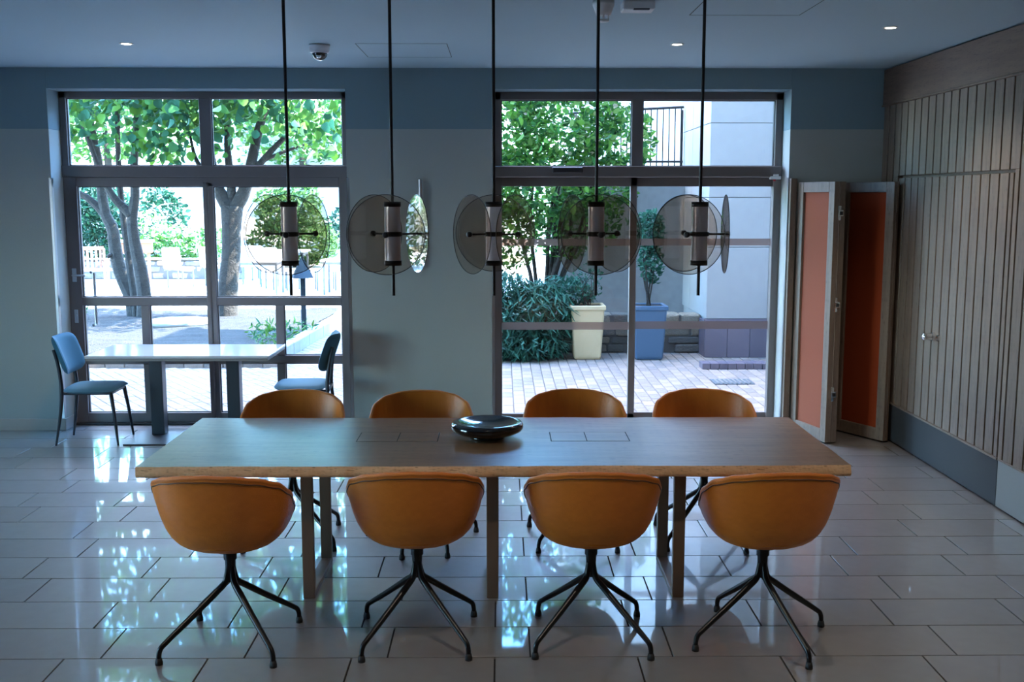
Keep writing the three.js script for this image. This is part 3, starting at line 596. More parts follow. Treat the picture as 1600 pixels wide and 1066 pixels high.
// ---------------------------------------------------------------- five pendant lamps with smoked glass discs
function makePendant(x, turn, label) {
  const Yc = 1.853, R = 0.147, t = thing('pendant_lamp', [x, 1.528, -5.65], 0, label, 'pendant lamp', 'smoked glass pendant lamps over the long table');
  const y = (q) => q - 1.528;
  part('rod', cyl(0.0085, 0.0085, CEIL - 0.02 - 2.02, 0, y(2.02), 0, 14), M.pendMetal, t);
  part('canopy', lathe([[0, y(CEIL)], [0.05, y(CEIL)], [0.05, y(CEIL) - 0.02], [0.012, y(CEIL) - 0.026], [0, y(CEIL) - 0.026]], 28), M.pendMetal, t);
  part('lower_rod', cyl(0.0085, 0.0085, 1.69 - 1.528, 0, 0, 0, 14), M.pendMetal, t);
  part('tube', cyl(0.0425, 0.0425, 0.285, 0, y(1.713), 0, 40), M.opal, t, 'unlit opal glass tube');
  for (const yy of [1.688, 1.996]) part('end_cap', lathe([[0, y(yy)], [0.0455, y(yy)], [0.0455, y(yy) + 0.026], [0, y(yy) + 0.026]], 36), M.pendMetal, t);
  part('collar', lathe([[0.0428, y(Yc) - 0.012], [0.05, y(Yc) - 0.011], [0.05, y(Yc) + 0.011], [0.0428, y(Yc) + 0.012]], 36), M.pendMetal, t);
  for (let k = 0; k < 3; k++) {
    const a = turn + k * 2 * Math.PI / 3, arm = part('arm', cyl(0.0055, 0.0055, R - 0.045, 0, 0, 0, 10).rotateZ(-Math.PI / 2).translate(0.045, 0, 0), M.pendMetal, t);
    arm.position.set(0, y(Yc), 0); arm.rotation.y = a;           // rotation.y = a: local +x goes to (cos a, 0, -sin a)
    part('knob', lathe([[0, 0], [0.012, 0], [0.0155, 0.005], [0.0155, 0.018], [0.011, 0.024], [0, 0.024]], 20).rotateZ(-Math.PI / 2).translate(R - 0.012, 0, 0), M.pendMetal, arm);
    const disc = part('glass_disc', cyl(0.206, 0.206, 0.005, 0, 0, 0, 96).rotateZ(-Math.PI / 2).translate(R - 0.016, 0, 0), M.smoke, t, 'round smoked glass disc');
    disc.position.set(0, y(Yc), 0); disc.rotation.y = a;
    part('disc_rim', new THREE.TorusGeometry(0.2055, 0.0022, 6, 110).rotateY(Math.PI / 2).translate(R - 0.0135, 0, 0), M.discRim, disc);
  }
  return t;
}
// angles are measured so that 0 points along the table and 90 degrees points away from the windows
const deg = (d) => -d * Math.PI / 180;
makePendant(1.045, deg(6), 'pendant lamp with one smoked disc edge-on, first from the slatted wall');
makePendant(0.498, deg(85), 'pendant lamp with smoked glass discs, second from the slatted wall');
makePendant(-0.042, deg(30), 'pendant lamp with smoked glass discs hanging above the black bowl');
makePendant(-0.575, deg(-21), 'pendant lamp with one disc mirroring green foliage, fourth from the slatted wall');
makePendant(-1.118, deg(86), 'pendant lamp with smoked glass discs in front of the garden doors');

// ---------------------------------------------------------------- window table and two blue chairs
{
  const t = thing('window_table', [-2.70, 0, -9.12], 0, 'white topped two pedestal table at the garden doors', 'table');
  part('tabletop', span(-0.76, 0.76, 0.722, 0.745, -0.36, 0.36, 0.004), M.laminate, t, 'glossy white table top');
  part('edge_band', span(-0.755, 0.755, 0.7, 0.7225, -0.355, 0.355, 0.003), M.laminateEdge, t);
  for (const x of [-0.275, 0.385]) {
    const p = part('pedestal', span(x - 0.055, x + 0.055, 0.012, 0.702, -0.05, 0.06, 0.004), M.postMetal, t);
    part('base_plate', span(x - 0.18, x + 0.18, 0, 0.012, -0.2, 0.42, 0.003), M.postMetal, p);
  }
}
function makeBlueChair(label) {
  const c = thing('side_chair', [0, 0, 0], 0, label, 'chair', 'blue side chairs at the window table');   // faces +x
  // padded seat
  const pad = (W, D, H, bend, tilt) => {
    const g = new RoundedBoxGeometry(W, H, D, 5, Math.min(H / 2 - 0.001, 0.02));
    return g;
  };
  const plate = (w, h, r, th, curve) => {                       // rounded outline, thick, curved about its upright axis
    const s = new THREE.Shape(), a = w / 2, b = h / 2;
    s.moveTo(-a + r, -b); s.lineTo(a - r, -b); s.quadraticCurveTo(a, -b, a, -b + r); s.lineTo(a, b - r); s.quadraticCurveTo(a, b, a - r, b); s.lineTo(-a + r, b); s.quadraticCurveTo(-a, b, -a, b - r); s.lineTo(-a, -b + r); s.quadraticCurveTo(-a, -b, -a + r, -b);
    const g = new THREE.ExtrudeGeometry(s, { depth: th, bevelEnabled: true, bevelSize: 0.012, bevelThickness: 0.012, bevelSegments: 3, curveSegments: 8, steps: 1 });
    // split the broad faces so that they can bend: use many thin strips
    return g.translate(0, 0, -th / 2);
  };
  const bendGrid = (w, h, th, curve, round) => {                // closed padded slab on a grid
    const NX = 22, NY = 16, pos = [], idx = [], uv = [];
    const edge = (u, v) => { const q = Math.pow(Math.pow(Math.abs(u), 5) + Math.pow(Math.abs(v), 5), 1 / 5); return q; };
    for (const s of [1, -1]) for (let j = 0; j <= NY; j++) for (let i = 0; i <= NX; i++) {
      let u = i / NX * 2 - 1, v = j / NY * 2 - 1;
      const m = Math.max(Math.abs(u), Math.abs(v)) || 1, k = m / (edge(u, v) || 1); const uu = u * k, vv = v * k;   // square to squircle
      const d = edge(uu, vv), puff = Math.sqrt(Math.max(0, 1 - Math.pow(Math.min(1, d), 6)));
      pos.push(uu * w / 2, vv * h / 2, s * th / 2 * puff + curve * uu * uu); uv.push(uu * w / 2, vv * h / 2);
    }
    const W = NX + 1, O = W * (NY + 1);
    for (let j = 0; j < NY; j++) for (let i = 0; i < NX; i++) { const a = j * W + i, b = a + W; idx.push(a, a + 1, b, b, a + 1, b + 1); idx.push(O + a, O + b, O + a + 1, O + b, O + b + 1, O + a + 1); }
    const g = new THREE.BufferGeometry(); g.setAttribute('position', new THREE.Float32BufferAttribute(pos, 3)); g.setAttribute('uv', new THREE.Float32BufferAttribute(uv, 2)); g.setIndex(idx); g.computeVertexNormals();
    return g;
  };
  const seat = bendGrid(0.46, 0.45, 0.055, -0.012).rotateX(-Math.PI / 2).rotateY(Math.PI / 2).translate(0.01, 0.465, 0);
  part('seat', seat, M.blueFabric, c);
  const back = bendGrid(0.44, 0.34, 0.05, 0.075).rotateY(Math.PI / 2);
  back.rotateZ(0.34).translate(-0.255, 0.74, 0);
  part('backrest', back, M.blueFabric, c);
  for (const s of [-1, 1]) {
    part('front_leg', sweep([[0.185, 0.435, s * 0.17], [0.21, 0.25, s * 0.185], [0.235, 0, s * 0.205]], [0.017, 0.014, 0.009], 10), M.navyMetal, c);
    part('rear_leg', sweep([[-0.268, 0.80, s * 0.165], [-0.238, 0.68, s * 0.165], [-0.216, 0.46, s * 0.17], [-0.235, 0.25, s * 0.18], [-0.275, 0, s * 0.2]], [0.012, 0.014, 0.017, 0.014, 0.009], 10, 20), M.navyMetal, c);
    part('side_rail', span(-0.22, 0.19, 0.422, 0.44, s * 0.17 - 0.009, s * 0.17 + 0.009), M.navyMetal, c);
  }
  part('cross_rail', joined([span(-0.235, -0.215, 0.422, 0.44, -0.17, 0.17), span(0.175, 0.195, 0.422, 0.44, -0.17, 0.17)]), M.navyMetal, c);
  return c;
}
{
  const a = makeBlueChair('blue padded side chair at the table end by the wall, facing the table');
  a.position.set(-3.44, 0, -8.915);
  a.rotation.y = 0.03;
  copyOf(a, [-1.70, 0, -9.03], Math.PI + 0.06, 'blue padded side chair with its back towards the middle wall pier');
}

// ================================================================= OUTSIDE
solo('ground_beside', span(-45, XL - 0.3, -0.3, -0.06, ZBACK + 0.3, -9.66), M.terrace, 'paved ground beside the building', 'ground', null, 'structure');
solo('ground', span(-45, 40, -0.3, -0.06, -9.66, -80), M.earth, 'grassy ground of the garden', 'ground', null, 'structure');
solo('terrain_behind', span(-45, 40, -0.3, -0.06, ZBACK + 0.3, 40), M.terrace, 'paved ground behind the building', 'ground', null, 'structure');
// paving
{
  const p = thing('paving', [0, 0, 0], 0, 'pale brick paving in running bond outside the glazed doors', 'paving', null, 'structure');
  part('sand_bed', joined([span(-9, 9, -0.1, -0.012, -9.66, -13.95)]), M.sand, p);
  part('sand_bed', joined([span(-2.7, 9, -0.1, -0.012, -13.95, -19)]), M.sand, p);
  const all = [], B = 0.118, L = 0.236;
  for (let i = -34; i < 34; i++) for (let k = 0; k < 42; k++) {      // courses run away from the doors on the right
    const x = i * B + B / 2, z = -9.70 - k * L - (i & 1 ? L / 2 : 0) - L / 2;
    if (x < -0.9) continue;
    if (z < -13.9 && x < -2.4) continue;
    if (z > -9.72 || z < -18) continue;
    all.push([x, z, 0]);
  }
  for (let i = -40; i < 40; i++) for (let k = -40; k < 40; k++) {    // and slantwise in front of the garden doors
    const a = 0.6, u = i * B + B / 2, v = k * L + (i & 1 ? L / 2 : 0), x = -3.4 + u * Math.cos(a) + v * Math.sin(a), z = -11.4 - u * Math.sin(a) + v * Math.cos(a);
    if (x > -0.98 || x < -6 || z > -9.80) continue;
    if (z < -12.75 && x < -2.9 + (-12.75 - z) * 0.0 + 0.12) continue;
    if (z < -17.5) continue;
    all.push([x, z, a]);
  }
  const inView = ([x, z]) => { const px = x / -z; return (px > -0.425 && px < -0.13 && z > -13.6) || (px > 0.0 && px < 0.27 && z > -13.6); };
  const vis = all.filter(inView).sort((a, b) => b[1] - a[1]), near = vis.slice(0, 300), rest = vis.slice(300).concat(all.filter((b) => !inView(b)));
  const g = cbox(B - 0.008, 0.05, L - 0.008, 0.006);
  for (const [x, z, a] of near) { const m = part('brick', g, M.bricks[Math.floor(rnd() * 4)], p); m.position.set(x, -0.027 + rr(-0.002, 0.002), z); m.rotation.y = a; }
  [0, 1, 2, 3].forEach((q) => { const o = part('far_bricks', joined(rest.filter((_, i) => i % 4 === q).map(([x, z, a]) => g.clone().rotateY(a).translate(x, -0.027, z))), M.bricks[q], p); o.userData.kind = 'stuff'; });
}
// gravel bed with stone edging
{
  solo('gravel_bed', (() => {
    const g = new THREE.PlaneGeometry(11, 6.1, 110, 60).rotateX(-Math.PI / 2).translate(-8.4, 0, -15.98), p = g.attributes.position;
    for (let i = 0; i < p.count; i++) { const x = p.getX(i), z = p.getZ(i); p.setY(i, 0.03 + 0.06 * vnoise(x * 1.3 + 50, z * 1.3 + 50, 512, 512, 400) + 0.03 * vnoise(x * 5 + 90, z * 5 + 90, 512, 512, 401)); }
    g.computeVertexNormals(); return uvm(g);
  })(), M.gravel, 'grey gravel bed under the trees', 'gravel', null, 'stuff');
  const e = thing('bed_edging', [0, 0, 0], 0, 'low row of pale kerb stones along the gravel bed', 'kerb');
  const g = cbox(0.235, 0.13, 0.09, 0.01);
  for (let i = 0; i < 34; i++) { const m = part('kerb_stone', g, M.bricks[i % 4], e); m.position.set(-10.0 + i * 0.24 + 0.0, 0.03, -12.92); if (m.position.x > -2.75) e.remove(m); }
  const k = thing('kerb', [0, 0, 0], 0, 'straight concrete kerb running back past the path light', 'kerb');
  const n = 6, a = V(-2.86, 0, -13.0), b = V(-2.62, 0, -18.6);
  const ang = Math.atan2(b.x - a.x, b.z - a.z), seg = a.distanceTo(b) / n, kg = cbox(0.16, 0.2, seg - 0.012, 0.012);
  for (let i = 0; i < n; i++) { const m = part('kerb_stone', kg, M.concrete, k); m.position.lerpVectors(a, b, (i + 0.5) / n).setY(0.06); m.rotation.y = ang; }
  const mh = thing('round_slab', [-5.12, 0.085, -16.85], 0, 'round pale stone slab lying in the gravel', 'slab');
  part('slab', lathe([[0, -0.05], [0.5, -0.05], [0.5, 0.03], [0.48, 0.045], [0, 0.045]], 48), M.concrete, mh);
}
solo('terrace', span(-22, 14, -0.08, 0.0, -18.9, -34), M.terrace, 'sunlit pale terrace beyond the gravel bed', 'terrace', null, 'structure');
// path light
{
  const t = thing('path_light', [-2.96, 0.06, -15.85], 0.3, 'dark path light with pyramid hood beside the kerb', 'path light');
  part('post', span(-0.035, 0.035, 0, 0.84, -0.035, 0.035), M.bollard, t);
  part('hood', new THREE.ConeGeometry(0.21, 0.34, 4).toNonIndexed().rotateY(Math.PI / 4).translate(0, 0.98, 0), M.bollard, t);
  part('finial', cyl(0.012, 0.006, 0.04, 0, 1.14, 0, 8), M.bollard, t);
}

// ---------------------------------------------------------------- plants
const leafShape = (L, W, fold = 0.25) => {                       // one bent leaf, 8 triangles
  const P = [[0, 0, 0], [-0.42, 0.2, fold], [0, 0.22, 0], [0.42, 0.2, fold], [-0.5, 0.5, fold * 1.2], [0, 0.55, 0.02], [0.5, 0.5, fold * 1.2], [-0.28, 0.8, fold * 0.6], [0, 0.82, -0.03], [0.28, 0.8, fold * 0.6], [0, 1, -0.12]];
  const T = [[0, 2, 1], [0, 3, 2], [1, 2, 5], [1, 5, 4], [2, 3, 6], [2, 6, 5], [4, 5, 8], [4, 8, 7], [5, 6, 9], [5, 9, 8], [7, 8, 10], [8, 9, 10]];
  const g = new THREE.BufferGeometry();
  g.setAttribute('position', new THREE.Float32BufferAttribute(P.flatMap(([x, y, z]) => [x * W, y * L, z * W]), 3)); g.setIndex(T.flat()); g.computeVertexNormals();
  return g;
};
const GREENS = {
  broad: [[0.04, 0.135, 0.045], [0.055, 0.175, 0.036], [0.028, 0.108, 0.048], [0.095, 0.225, 0.03], [0.033, 0.135, 0.075]],
  lime: [[0.09, 0.216, 0.036], [0.06, 0.168, 0.036], [0.114, 0.252, 0.048], [0.048, 0.144, 0.036]],
  shrub: [[0.055, 0.2, 0.045], [0.1, 0.30, 0.05], [0.032, 0.135, 0.036], [0.165, 0.38, 0.055], [0.22, 0.4, 0.11]],
  dark: [[0.012, 0.072, 0.036], [0.018, 0.09, 0.042], [0.015, 0.06, 0.036], [0.027, 0.114, 0.06]],
  teal: [[0.028, 0.13, 0.085], [0.04, 0.165, 0.105], [0.02, 0.092, 0.065], [0.055, 0.2, 0.13]],
  thuja: [[0.054, 0.126, 0.03], [0.078, 0.162, 0.036], [0.036, 0.096, 0.024], [0.096, 0.186, 0.042]],
  flower: [[0.7, 0.62, 0.62], [0.75, 0.72, 0.68], [0.08, 0.28, 0.06], [0.12, 0.34, 0.06]],
};
const dummy = new THREE.Object3D();
// leaves spread in clumps over a set of ellipsoids [x, y, z, rx, ry, rz]
function foliage(parent, name, blobs, count, geo, greens, size, opt = {}) {
  const im = shade(new THREE.InstancedMesh(geo, opt.mat || M.leaf, count)); im.name = name; im.userData.kind = 'stuff';
  const vol = blobs.map((b) => b[3] * b[4] * b[5]), tot = vol.reduce((a, b) => a + b, 0), cum = []; let acc = 0;
  for (const v of vol) cum.push(acc += v / tot);
  const col = new THREE.Color();
  for (let i = 0; i < count; i++) {
    const r = rnd(), b = blobs[Math.max(0, cum.findIndex((c) => r <= c))];
    let u = V(rr(-1, 1), rr(-1, 1), rr(-1, 1)); while (u.length() > 1) u = V(rr(-1, 1), rr(-1, 1), rr(-1, 1));
    const L = u.length(); u.multiplyScalar(Math.pow(L, (opt.shell ?? 0.45)) / (L || 1));
    dummy.position.set(b[0] + u.x * b[3], b[1] + u.y * b[4], b[2] + u.z * b[5]);
    if (opt.floor !== undefined && dummy.position.y < opt.floor) dummy.position.y = opt.floor + rnd() * 0.1;
    if (opt.hang !== undefined) dummy.rotation.set(opt.hang + rr(-0.7, 0.7), rr(0, 6.28), rr(-0.6, 0.6), 'YXZ'); else dummy.rotation.set(rr(-1.6, 1.6), rr(0, 6.28), rr(-1.6, 1.6));
    const s = size * rr(0.65, 1.25); dummy.scale.set(s, s, s); dummy.updateMatrix(); im.setMatrixAt(i, dummy.matrix);
    const g = greens[Math.floor(rnd() * greens.length)], q = rr(0.85, 1.2); im.setColorAt(i, col.setRGB(Math.min(1, g[0] * q), Math.min(1, g[1] * q), Math.min(1, g[2] * q)));
  }
  parent.add(im);
  return im;
}
const bigLeaf = leafShape(1, 0.9), ovalLeaf = leafShape(1, 0.6), blade = leafShape(1, 0.26, 0.15), needle = leafShape(1, 0.15, 0.1), spray = leafShape(1, 0.42, 0.1);
const greenMats = {};
function singleLeaves(parent, blobs, count, geo, greens, size, front) {   // leaves that can be told apart: one mesh each
  greens.forEach((g, i) => { greenMats[g.join()] ??= leafMat(...g); });
  for (let i = 0; i < count; i++) {
    const b = blobs[Math.floor(rnd() * blobs.length)], m = part('leaf', geo, greenMats[greens[Math.floor(rnd() * greens.length)].join()], parent);
    m.position.set(b[0] + rr(-1, 1) * b[3], b[1] + rr(-1, 1) * b[4], b[2] + front * b[5] * rr(0.5, 1));
    m.rotation.set(Math.PI * 0.85 + rr(-0.6, 0.6), rr(0, 6.28), rr(-0.5, 0.5), 'YXZ'); m.scale.setScalar(size * rr(0.8, 1.3));
  }
}
// tree with several stems
{
  const t = thing('multi_stem_tree', [-6.3, 0, -18.2], 0, 'broadleaf tree with several slender grey stems in the gravel bed', 'tree', 'trees in the garden');
  const stem = (pts, r0, r1) => part('stem', sweep(pts, pts.map((_, i) => lerp(r0, r1, i / (pts.length - 1))), 10, 24), M.bark, t);
  // pixel steps of the photograph at this distance: 0.0109 m each
  const S = (px, py, dz = 0) => [(px - 205) * 0.0108, (497 - py) * 0.01085 + 0.05, dz];
  stem([S(207, 500), S(203, 470), S(188, 430), S(181, 395), S(178, 360), S(168, 338), S(164, 300), S(160, 250), S(152, 200), S(144, 150), S(140, 90)], 0.135, 0.045);
  stem([S(170, 342), S(155, 325), S(140, 312), S(124, 303), S(108, 270, 0.1), S(96, 220, 0.1)], 0.075, 0.03);
  stem([S(214, 500, 0.15), S(211, 460, 0.15), S(206, 410, 0.15), S(201, 350, 0.15), S(198, 300, 0.15), S(196, 230, 0.1), S(200, 150, 0.1), S(205, 90)], 0.065, 0.035);
  stem([S(230, 502, 0.3), S(232, 460, 0.3), S(228, 420, 0.3), S(221, 380, 0.3), S(219, 345, 0.3), S(225, 310, 0.3), S(226, 260, 0.3), S(232, 180, 0.2), S(240, 100, 0.2)], 0.125, 0.045);
  stem([S(219, 340, 0.3), S(207, 328, 0.3), S(196, 315, 0.35), S(186, 295, 0.4), S(176, 260, 0.5), S(160, 200, 0.6)], 0.085, 0.03);
  stem([S(181, 396), S(186, 394), S(172, 404, 0.12)], 0.05, 0.03);
  const blobs = [[-1.2, 3.9, 0.2, 1.1, 0.9, 1.4], [0.2, 4.2, 0.3, 1.4, 0.95, 1.6], [1.3, 3.9, 0.4, 1.0, 0.85, 1.4], [-0.4, 5.4, 0, 2.0, 1.0, 1.8], [0.8, 5.6, 0, 1.7, 1.0, 1.6], [0.6, 3.35, 0.9, 1.1, 0.5, 0.8], [-1.3, 3.2, 0.4, 0.7, 0.45, 0.7], [1.3, 3.0, 0.4, 0.6, 0.45, 0.6], [-0.2, 6.8, 0, 1.7, 1.0, 1.6]];
  foliage(t, 'foliage', blobs, 5600, bigLeaf, GREENS.broad.concat(GREENS.lime.slice(0, 2)), 0.14, { hang: Math.PI * 0.85 });
  singleLeaves(t, blobs.slice(0, 3).concat(blobs.slice(5, 8)), 150, bigLeaf, GREENS.broad, 0.16, 1);
}
{
  const t = thing('broadleaf_tree', [-4.66, 0, -18.0], 0, 'broadleaf tree with one thick forked trunk in the gravel bed', 'tree', 'trees in the garden');
  const stem = (pts, r0, r1) => part('stem', sweep(pts, pts.map((_, i) => lerp(r0, r1, i / (pts.length - 1))), 12, 24), M.bark, t);
  const S = (px, py, dz = 0) => [(px - 352) * 0.0108, (498 - py) * 0.01078 + 0.05, dz];
  part('trunk', sweep([S(351, 502), S(353, 470), S(357, 440), S(362, 400), S(364, 360), S(366, 325)].map((p) => V(...p)), [0.21, 0.18, 0.165, 0.155, 0.16, 0.19], 14, 24), M.bark, t);
  stem([S(362, 330), S(352, 312), S(344, 296), S(338, 270), S(333, 220), S(326, 150), S(315, 90)], 0.13, 0.04);
  stem([S(368, 330), S(381, 312), S(390, 290), S(399, 255), S(412, 205), S(428, 160), S(440, 100)], 0.13, 0.045);
  stem([S(365, 325), S(366, 300), S(364, 270), S(362, 230), S(366, 160), S(370, 90)], 0.09, 0.03);
  stem([S(392, 285), S(405, 268), S(430, 240), S(455, 215), S(480, 180)], 0.07, 0.03);
  stem([S(404, 262), S(425, 252), S(455, 240), S(480, 232)], 0.04, 0.02);
  stem([S(344, 298), S(325, 275), S(312, 250), S(305, 215)], 0.06, 0.02);
  const blobs = [[-0.5, 4.0, 0.3, 0.9, 0.8, 1.4], [0.6, 4.2, 0.4, 1.1, 0.85, 1.6], [1.7, 3.9, 0.4, 0.9, 0.9, 1.5], [0.3, 5.4, 0, 1.9, 1.0, 1.8], [1.6, 5.5, 0, 1.5, 1.0, 1.6], [1.8, 3.2, 0.3, 0.7, 0.45, 0.8], [0.5, 3.4, 0.4, 0.9, 0.4, 0.8], [-0.9, 3.0, 0.4, 0.5, 0.35, 0.5], [0.5, 6.8, 0, 1.6, 1.0, 1.6]];
  foliage(t, 'foliage', blobs, 5600, bigLeaf, GREENS.broad.concat(GREENS.lime.slice(0, 2)), 0.14, { hang: Math.PI * 0.85 });
  singleLeaves(t, blobs.slice(0, 3).concat(blobs.slice(5, 8)), 150, bigLeaf, GREENS.broad, 0.16, 1);
}
function bush(name, [x, y, z], label, blobs, count, geo, greens, size, opt, stems = 5, stemMat = M.bark) {
  const t = thing(name, [x, y, z], 0, label, 'shrub', 'shrubs and hedges in the garden');
  const top = Math.max(...blobs.map((b) => b[1]));
  for (let i = 0; i < stems; i++) { const b = blobs[i % blobs.length]; part('stem', sweep([[b[0] * 0.15 + rr(-0.08, 0.08), -0.05, b[2] * 0.2], [b[0] * 0.4 + rr(-0.1, 0.1), b[1] * 0.5, b[2] * 0.4], [b[0] + rr(-0.2, 0.2), b[1], b[2]]], [0.035, 0.025, 0.012], 7, 8), stemMat, t); }
  foliage(t, 'foliage', blobs, count, geo, greens, size, opt);
  return t;
}
bush('evergreen_bush', [-10.9, 0, -28.9], 'tall dark evergreen bush behind the wooden garden seat', [[0, 1.2, 0, 1.2, 1.1, 0.8], [0.5, 1.5, 0.1, 0.8, 0.8, 0.7], [-0.7, 1.7, 0, 1.1, 1.0, 0.8]], 5200, spray, GREENS.dark, 0.16, { floor: 0.05 });
bush('flowering_bush', [-9.1, 0, -28.4], 'loose bush with pale flowers above the garden stone wall', [[-0.3, 1.0, 0, 0.7, 0.7, 0.5], [0.5, 0.75, 0, 0.7, 0.6, 0.5]], 1100, ovalLeaf, GREENS.flower, 0.13, { floor: 0.1 });
bush('low_bush', [-8.2, 0, -28.3], 'low bright green bush above the garden stone wall', [[-0.6, 0.6, 0, 0.7, 0.55, 0.5], [0.5, 0.7, 0, 0.8, 0.55, 0.5]], 1200, ovalLeaf, GREENS.lime, 0.12, { floor: 0.1 });
bush('conifer', [-6.2, 0, -32], 'broad yellow green conifer behind the garden tables', [[0, 0.7, 0, 1.35, 0.75, 1.0], [-0.1, 1.5, 0, 1.0, 0.75, 0.8], [0.3, 2.0, 0, 0.55, 0.55, 0.5], [-0.6, 2.0, 0, 0.5, 0.45, 0.5]], 4600, spray, GREENS.thuja, 0.17, { floor: 0.05 });
bush('round_shrub', [-10.7, 0, -33.5], 'grey green shrub in front of the pale bank', [[0, 1.2, 0, 0.9, 1.2, 0.8]], 1000, ovalLeaf, GREENS.dark, 0.18, { floor: 0.05 });
bush('hedge', [-4.2, 0, -35], 'dark hedge beyond the terrace near the middle pier', [[0, 1.0, 0, 1.6, 1.0, 0.8]], 1800, spray, GREENS.dark, 0.18, { floor: 0.05 });
bush('tall_hedge', [-14.6, 0, -26.5], 'tall yellow green conifer hedge along the side of the terrace', [[-1.6, 1.6, 0, 1.6, 1.7, 1.0], [0.4, 1.7, 0, 1.5, 1.8, 1.0], [-3.2, 1.6, 0.3, 1.4, 1.7, 1.0]], 5200, spray, GREENS.thuja, 0.22, { floor: 0.05 });
bush('side_hedge', [-7.6, 0, -12.3], 'tall dense hedge beside the paving, left of the gravel bed', [[0, 1.6, 1.2, 0.9, 1.7, 1.1], [0, 1.7, -0.6, 0.9, 1.8, 1.1], [-0.2, 3.1, 0.4, 0.8, 1.2, 1.3]], 5200, spray, GREENS.dark, 0.2, { floor: 0.05 });
// taller trees at the far end of the garden
[[-13.5, -37, 'pale green tree at the far end of the garden behind the evergreen bush'], [-7.6, -41, 'pale green tree far behind the yellow green conifer'], [-3.0, -38, 'pale green tree behind the dark hedge']].forEach(([x, z, label], i) => {
  const t = thing('far_tree', [x, 0, z], 0, label, 'tree', 'trees in the garden');
  part('trunk', sweep([[0, -0.1, 0], [0.1, 2, 0], [0, 4.5, 0]], [0.22, 0.17, 0.08], 9, 10), M.bark, t);
  foliage(t, 'foliage', [[0, 5.2, 0, 2.6, 2.0, 1.6], [-1.4, 4.3, 0.3, 1.6, 1.2, 1.2], [1.5, 4.5, 0.2, 1.6, 1.3, 1.2], [0.2, 7.2, 0, 1.8, 1.4, 1.4]], 2600, ovalLeaf, GREENS.lime, 0.24, {});
});
// weeds in the bed
[[-2.98, -15.3, 'by the path light'], [-3.35, -15.1, 'in the gravel near the path light'], [-3.1, -14.3, 'at the kerb by the corner of the bed'], [-7.0, -17.3, 'beside the multi stemmed tree']].forEach(([x, z, w]) => {
  const t = thing('weed_tuft', [x, 0.06, z], 0, 'small green weed tuft ' + w, 'weed', 'weeds in the gravel bed');
  foliage(t, 'foliage', [[0, 0.1, 0, 0.28, 0.12, 0.28]], 110, blade, GREENS.lime.concat(GREENS.broad), 0.1, { floor: 0 });
});

// ---------------------------------------------------------------- far side of the garden
function stoneWall(name, label, x0, x1, z, y0, h, depth, sw, sh) {
  const t = thing(name, [0, 0, 0], 0, label, 'stone wall');
  part('core', span(x0 + 0.02, x1 - 0.02, y0, y0 + h - 0.05, z - depth, z - 0.04), M.mortar, t);
  const G = [0, 1, 2, 3, 4].map((k) => {
    const g = new RoundedBoxGeometry(1, 1, 1, 1, 0.16), p = g.attributes.position;
    for (let i = 0; i < p.count; i++) { const q = 0.14 * (hash(Math.round(p.getX(i) * 9 + 50), Math.round(p.getY(i) * 9 + 50) * 31 + Math.round(p.getZ(i) * 9 + 50), 500 + k) - 0.5); p.setXYZ(i, p.getX(i) * (1 + q), p.getY(i) * (1 + q * 0.8), p.getZ(i) * (1 + q * 0.5)); }
    g.computeVertexNormals(); return uvm(g);
  });
  for (let y = y0; y < y0 + h - 0.03;) {
    const hh = Math.min(sh * rr(0.75, 1.3), y0 + h - y + 0.03);
    for (let x = x0; x < x1;) { const w = Math.min(sw * rr(0.6, 1.5), x1 - x + 0.05); const m = part('stone', G[Math.floor(rnd() * 5)], M.stones[Math.floor(rnd() * 4)], t); m.scale.set(w - 0.012, hh - 0.01, depth * 0.9); m.position.set(x + w / 2, y + hh / 2, z - depth / 2 + rr(-0.02, 0.02)); x += w; }
    y += hh;
  }
  return t;
}
stoneWall('garden_stone_wall', 'dry stone wall at the back of the sunlit terrace', -12.2, -6.6, -27.1, 0, 0.5, 0.5, 0.42, 0.17);
stoneWall('low_stone_wall', 'low dry stone wall behind the two tall planters', -0.4, 2.62, -14.0, 0, 0.55, 0.4, 0.36, 0.13);
solo('pale_bank', (() => {
  const g = new THREE.PlaneGeometry(44, 9, 60, 14).translate(-12, 2, 0), p = g.attributes.position;
  for (let i = 0; i < p.count; i++) { const x = p.getX(i), y = p.getY(i); p.setZ(i, -38 - (y + 2) * 0.8 + 2.2 * vnoise(x * 0.4 + 40, y * 0.5 + 40, 512, 512, 600) + 0.6 * vnoise(x * 1.7 + 40, y * 2 + 40, 512, 512, 601)); }
  g.computeVertexNormals(); return uvm(g);
})(), M.terrace, 'pale sunlit bank rising behind the garden', 'bank', null, 'structure');
function gardenChair(p, turn, label) {
  const c = thing('garden_chair', p, turn, label, 'chair', 'white garden chairs on the terrace');
  part('seat', span(-0.24, 0.24, 0.42, 0.47, -0.24, 0.24, 0.015), M.gardenWhite, c);
  part('backrest', span(-0.24, 0.24, 0.45, 0.92, -0.27, -0.22, 0.02).rotateX(-0.12).translate(0, 0.02, 0), M.gardenWhite, c);
  for (const [x, z] of [[-0.2, -0.2], [0.2, -0.2], [-0.2, 0.2], [0.2, 0.2]]) part('leg', cyl(0.016, 0.018, 0.43, x, 0, z, 8), M.gardenMetal, c);
  return c;
}
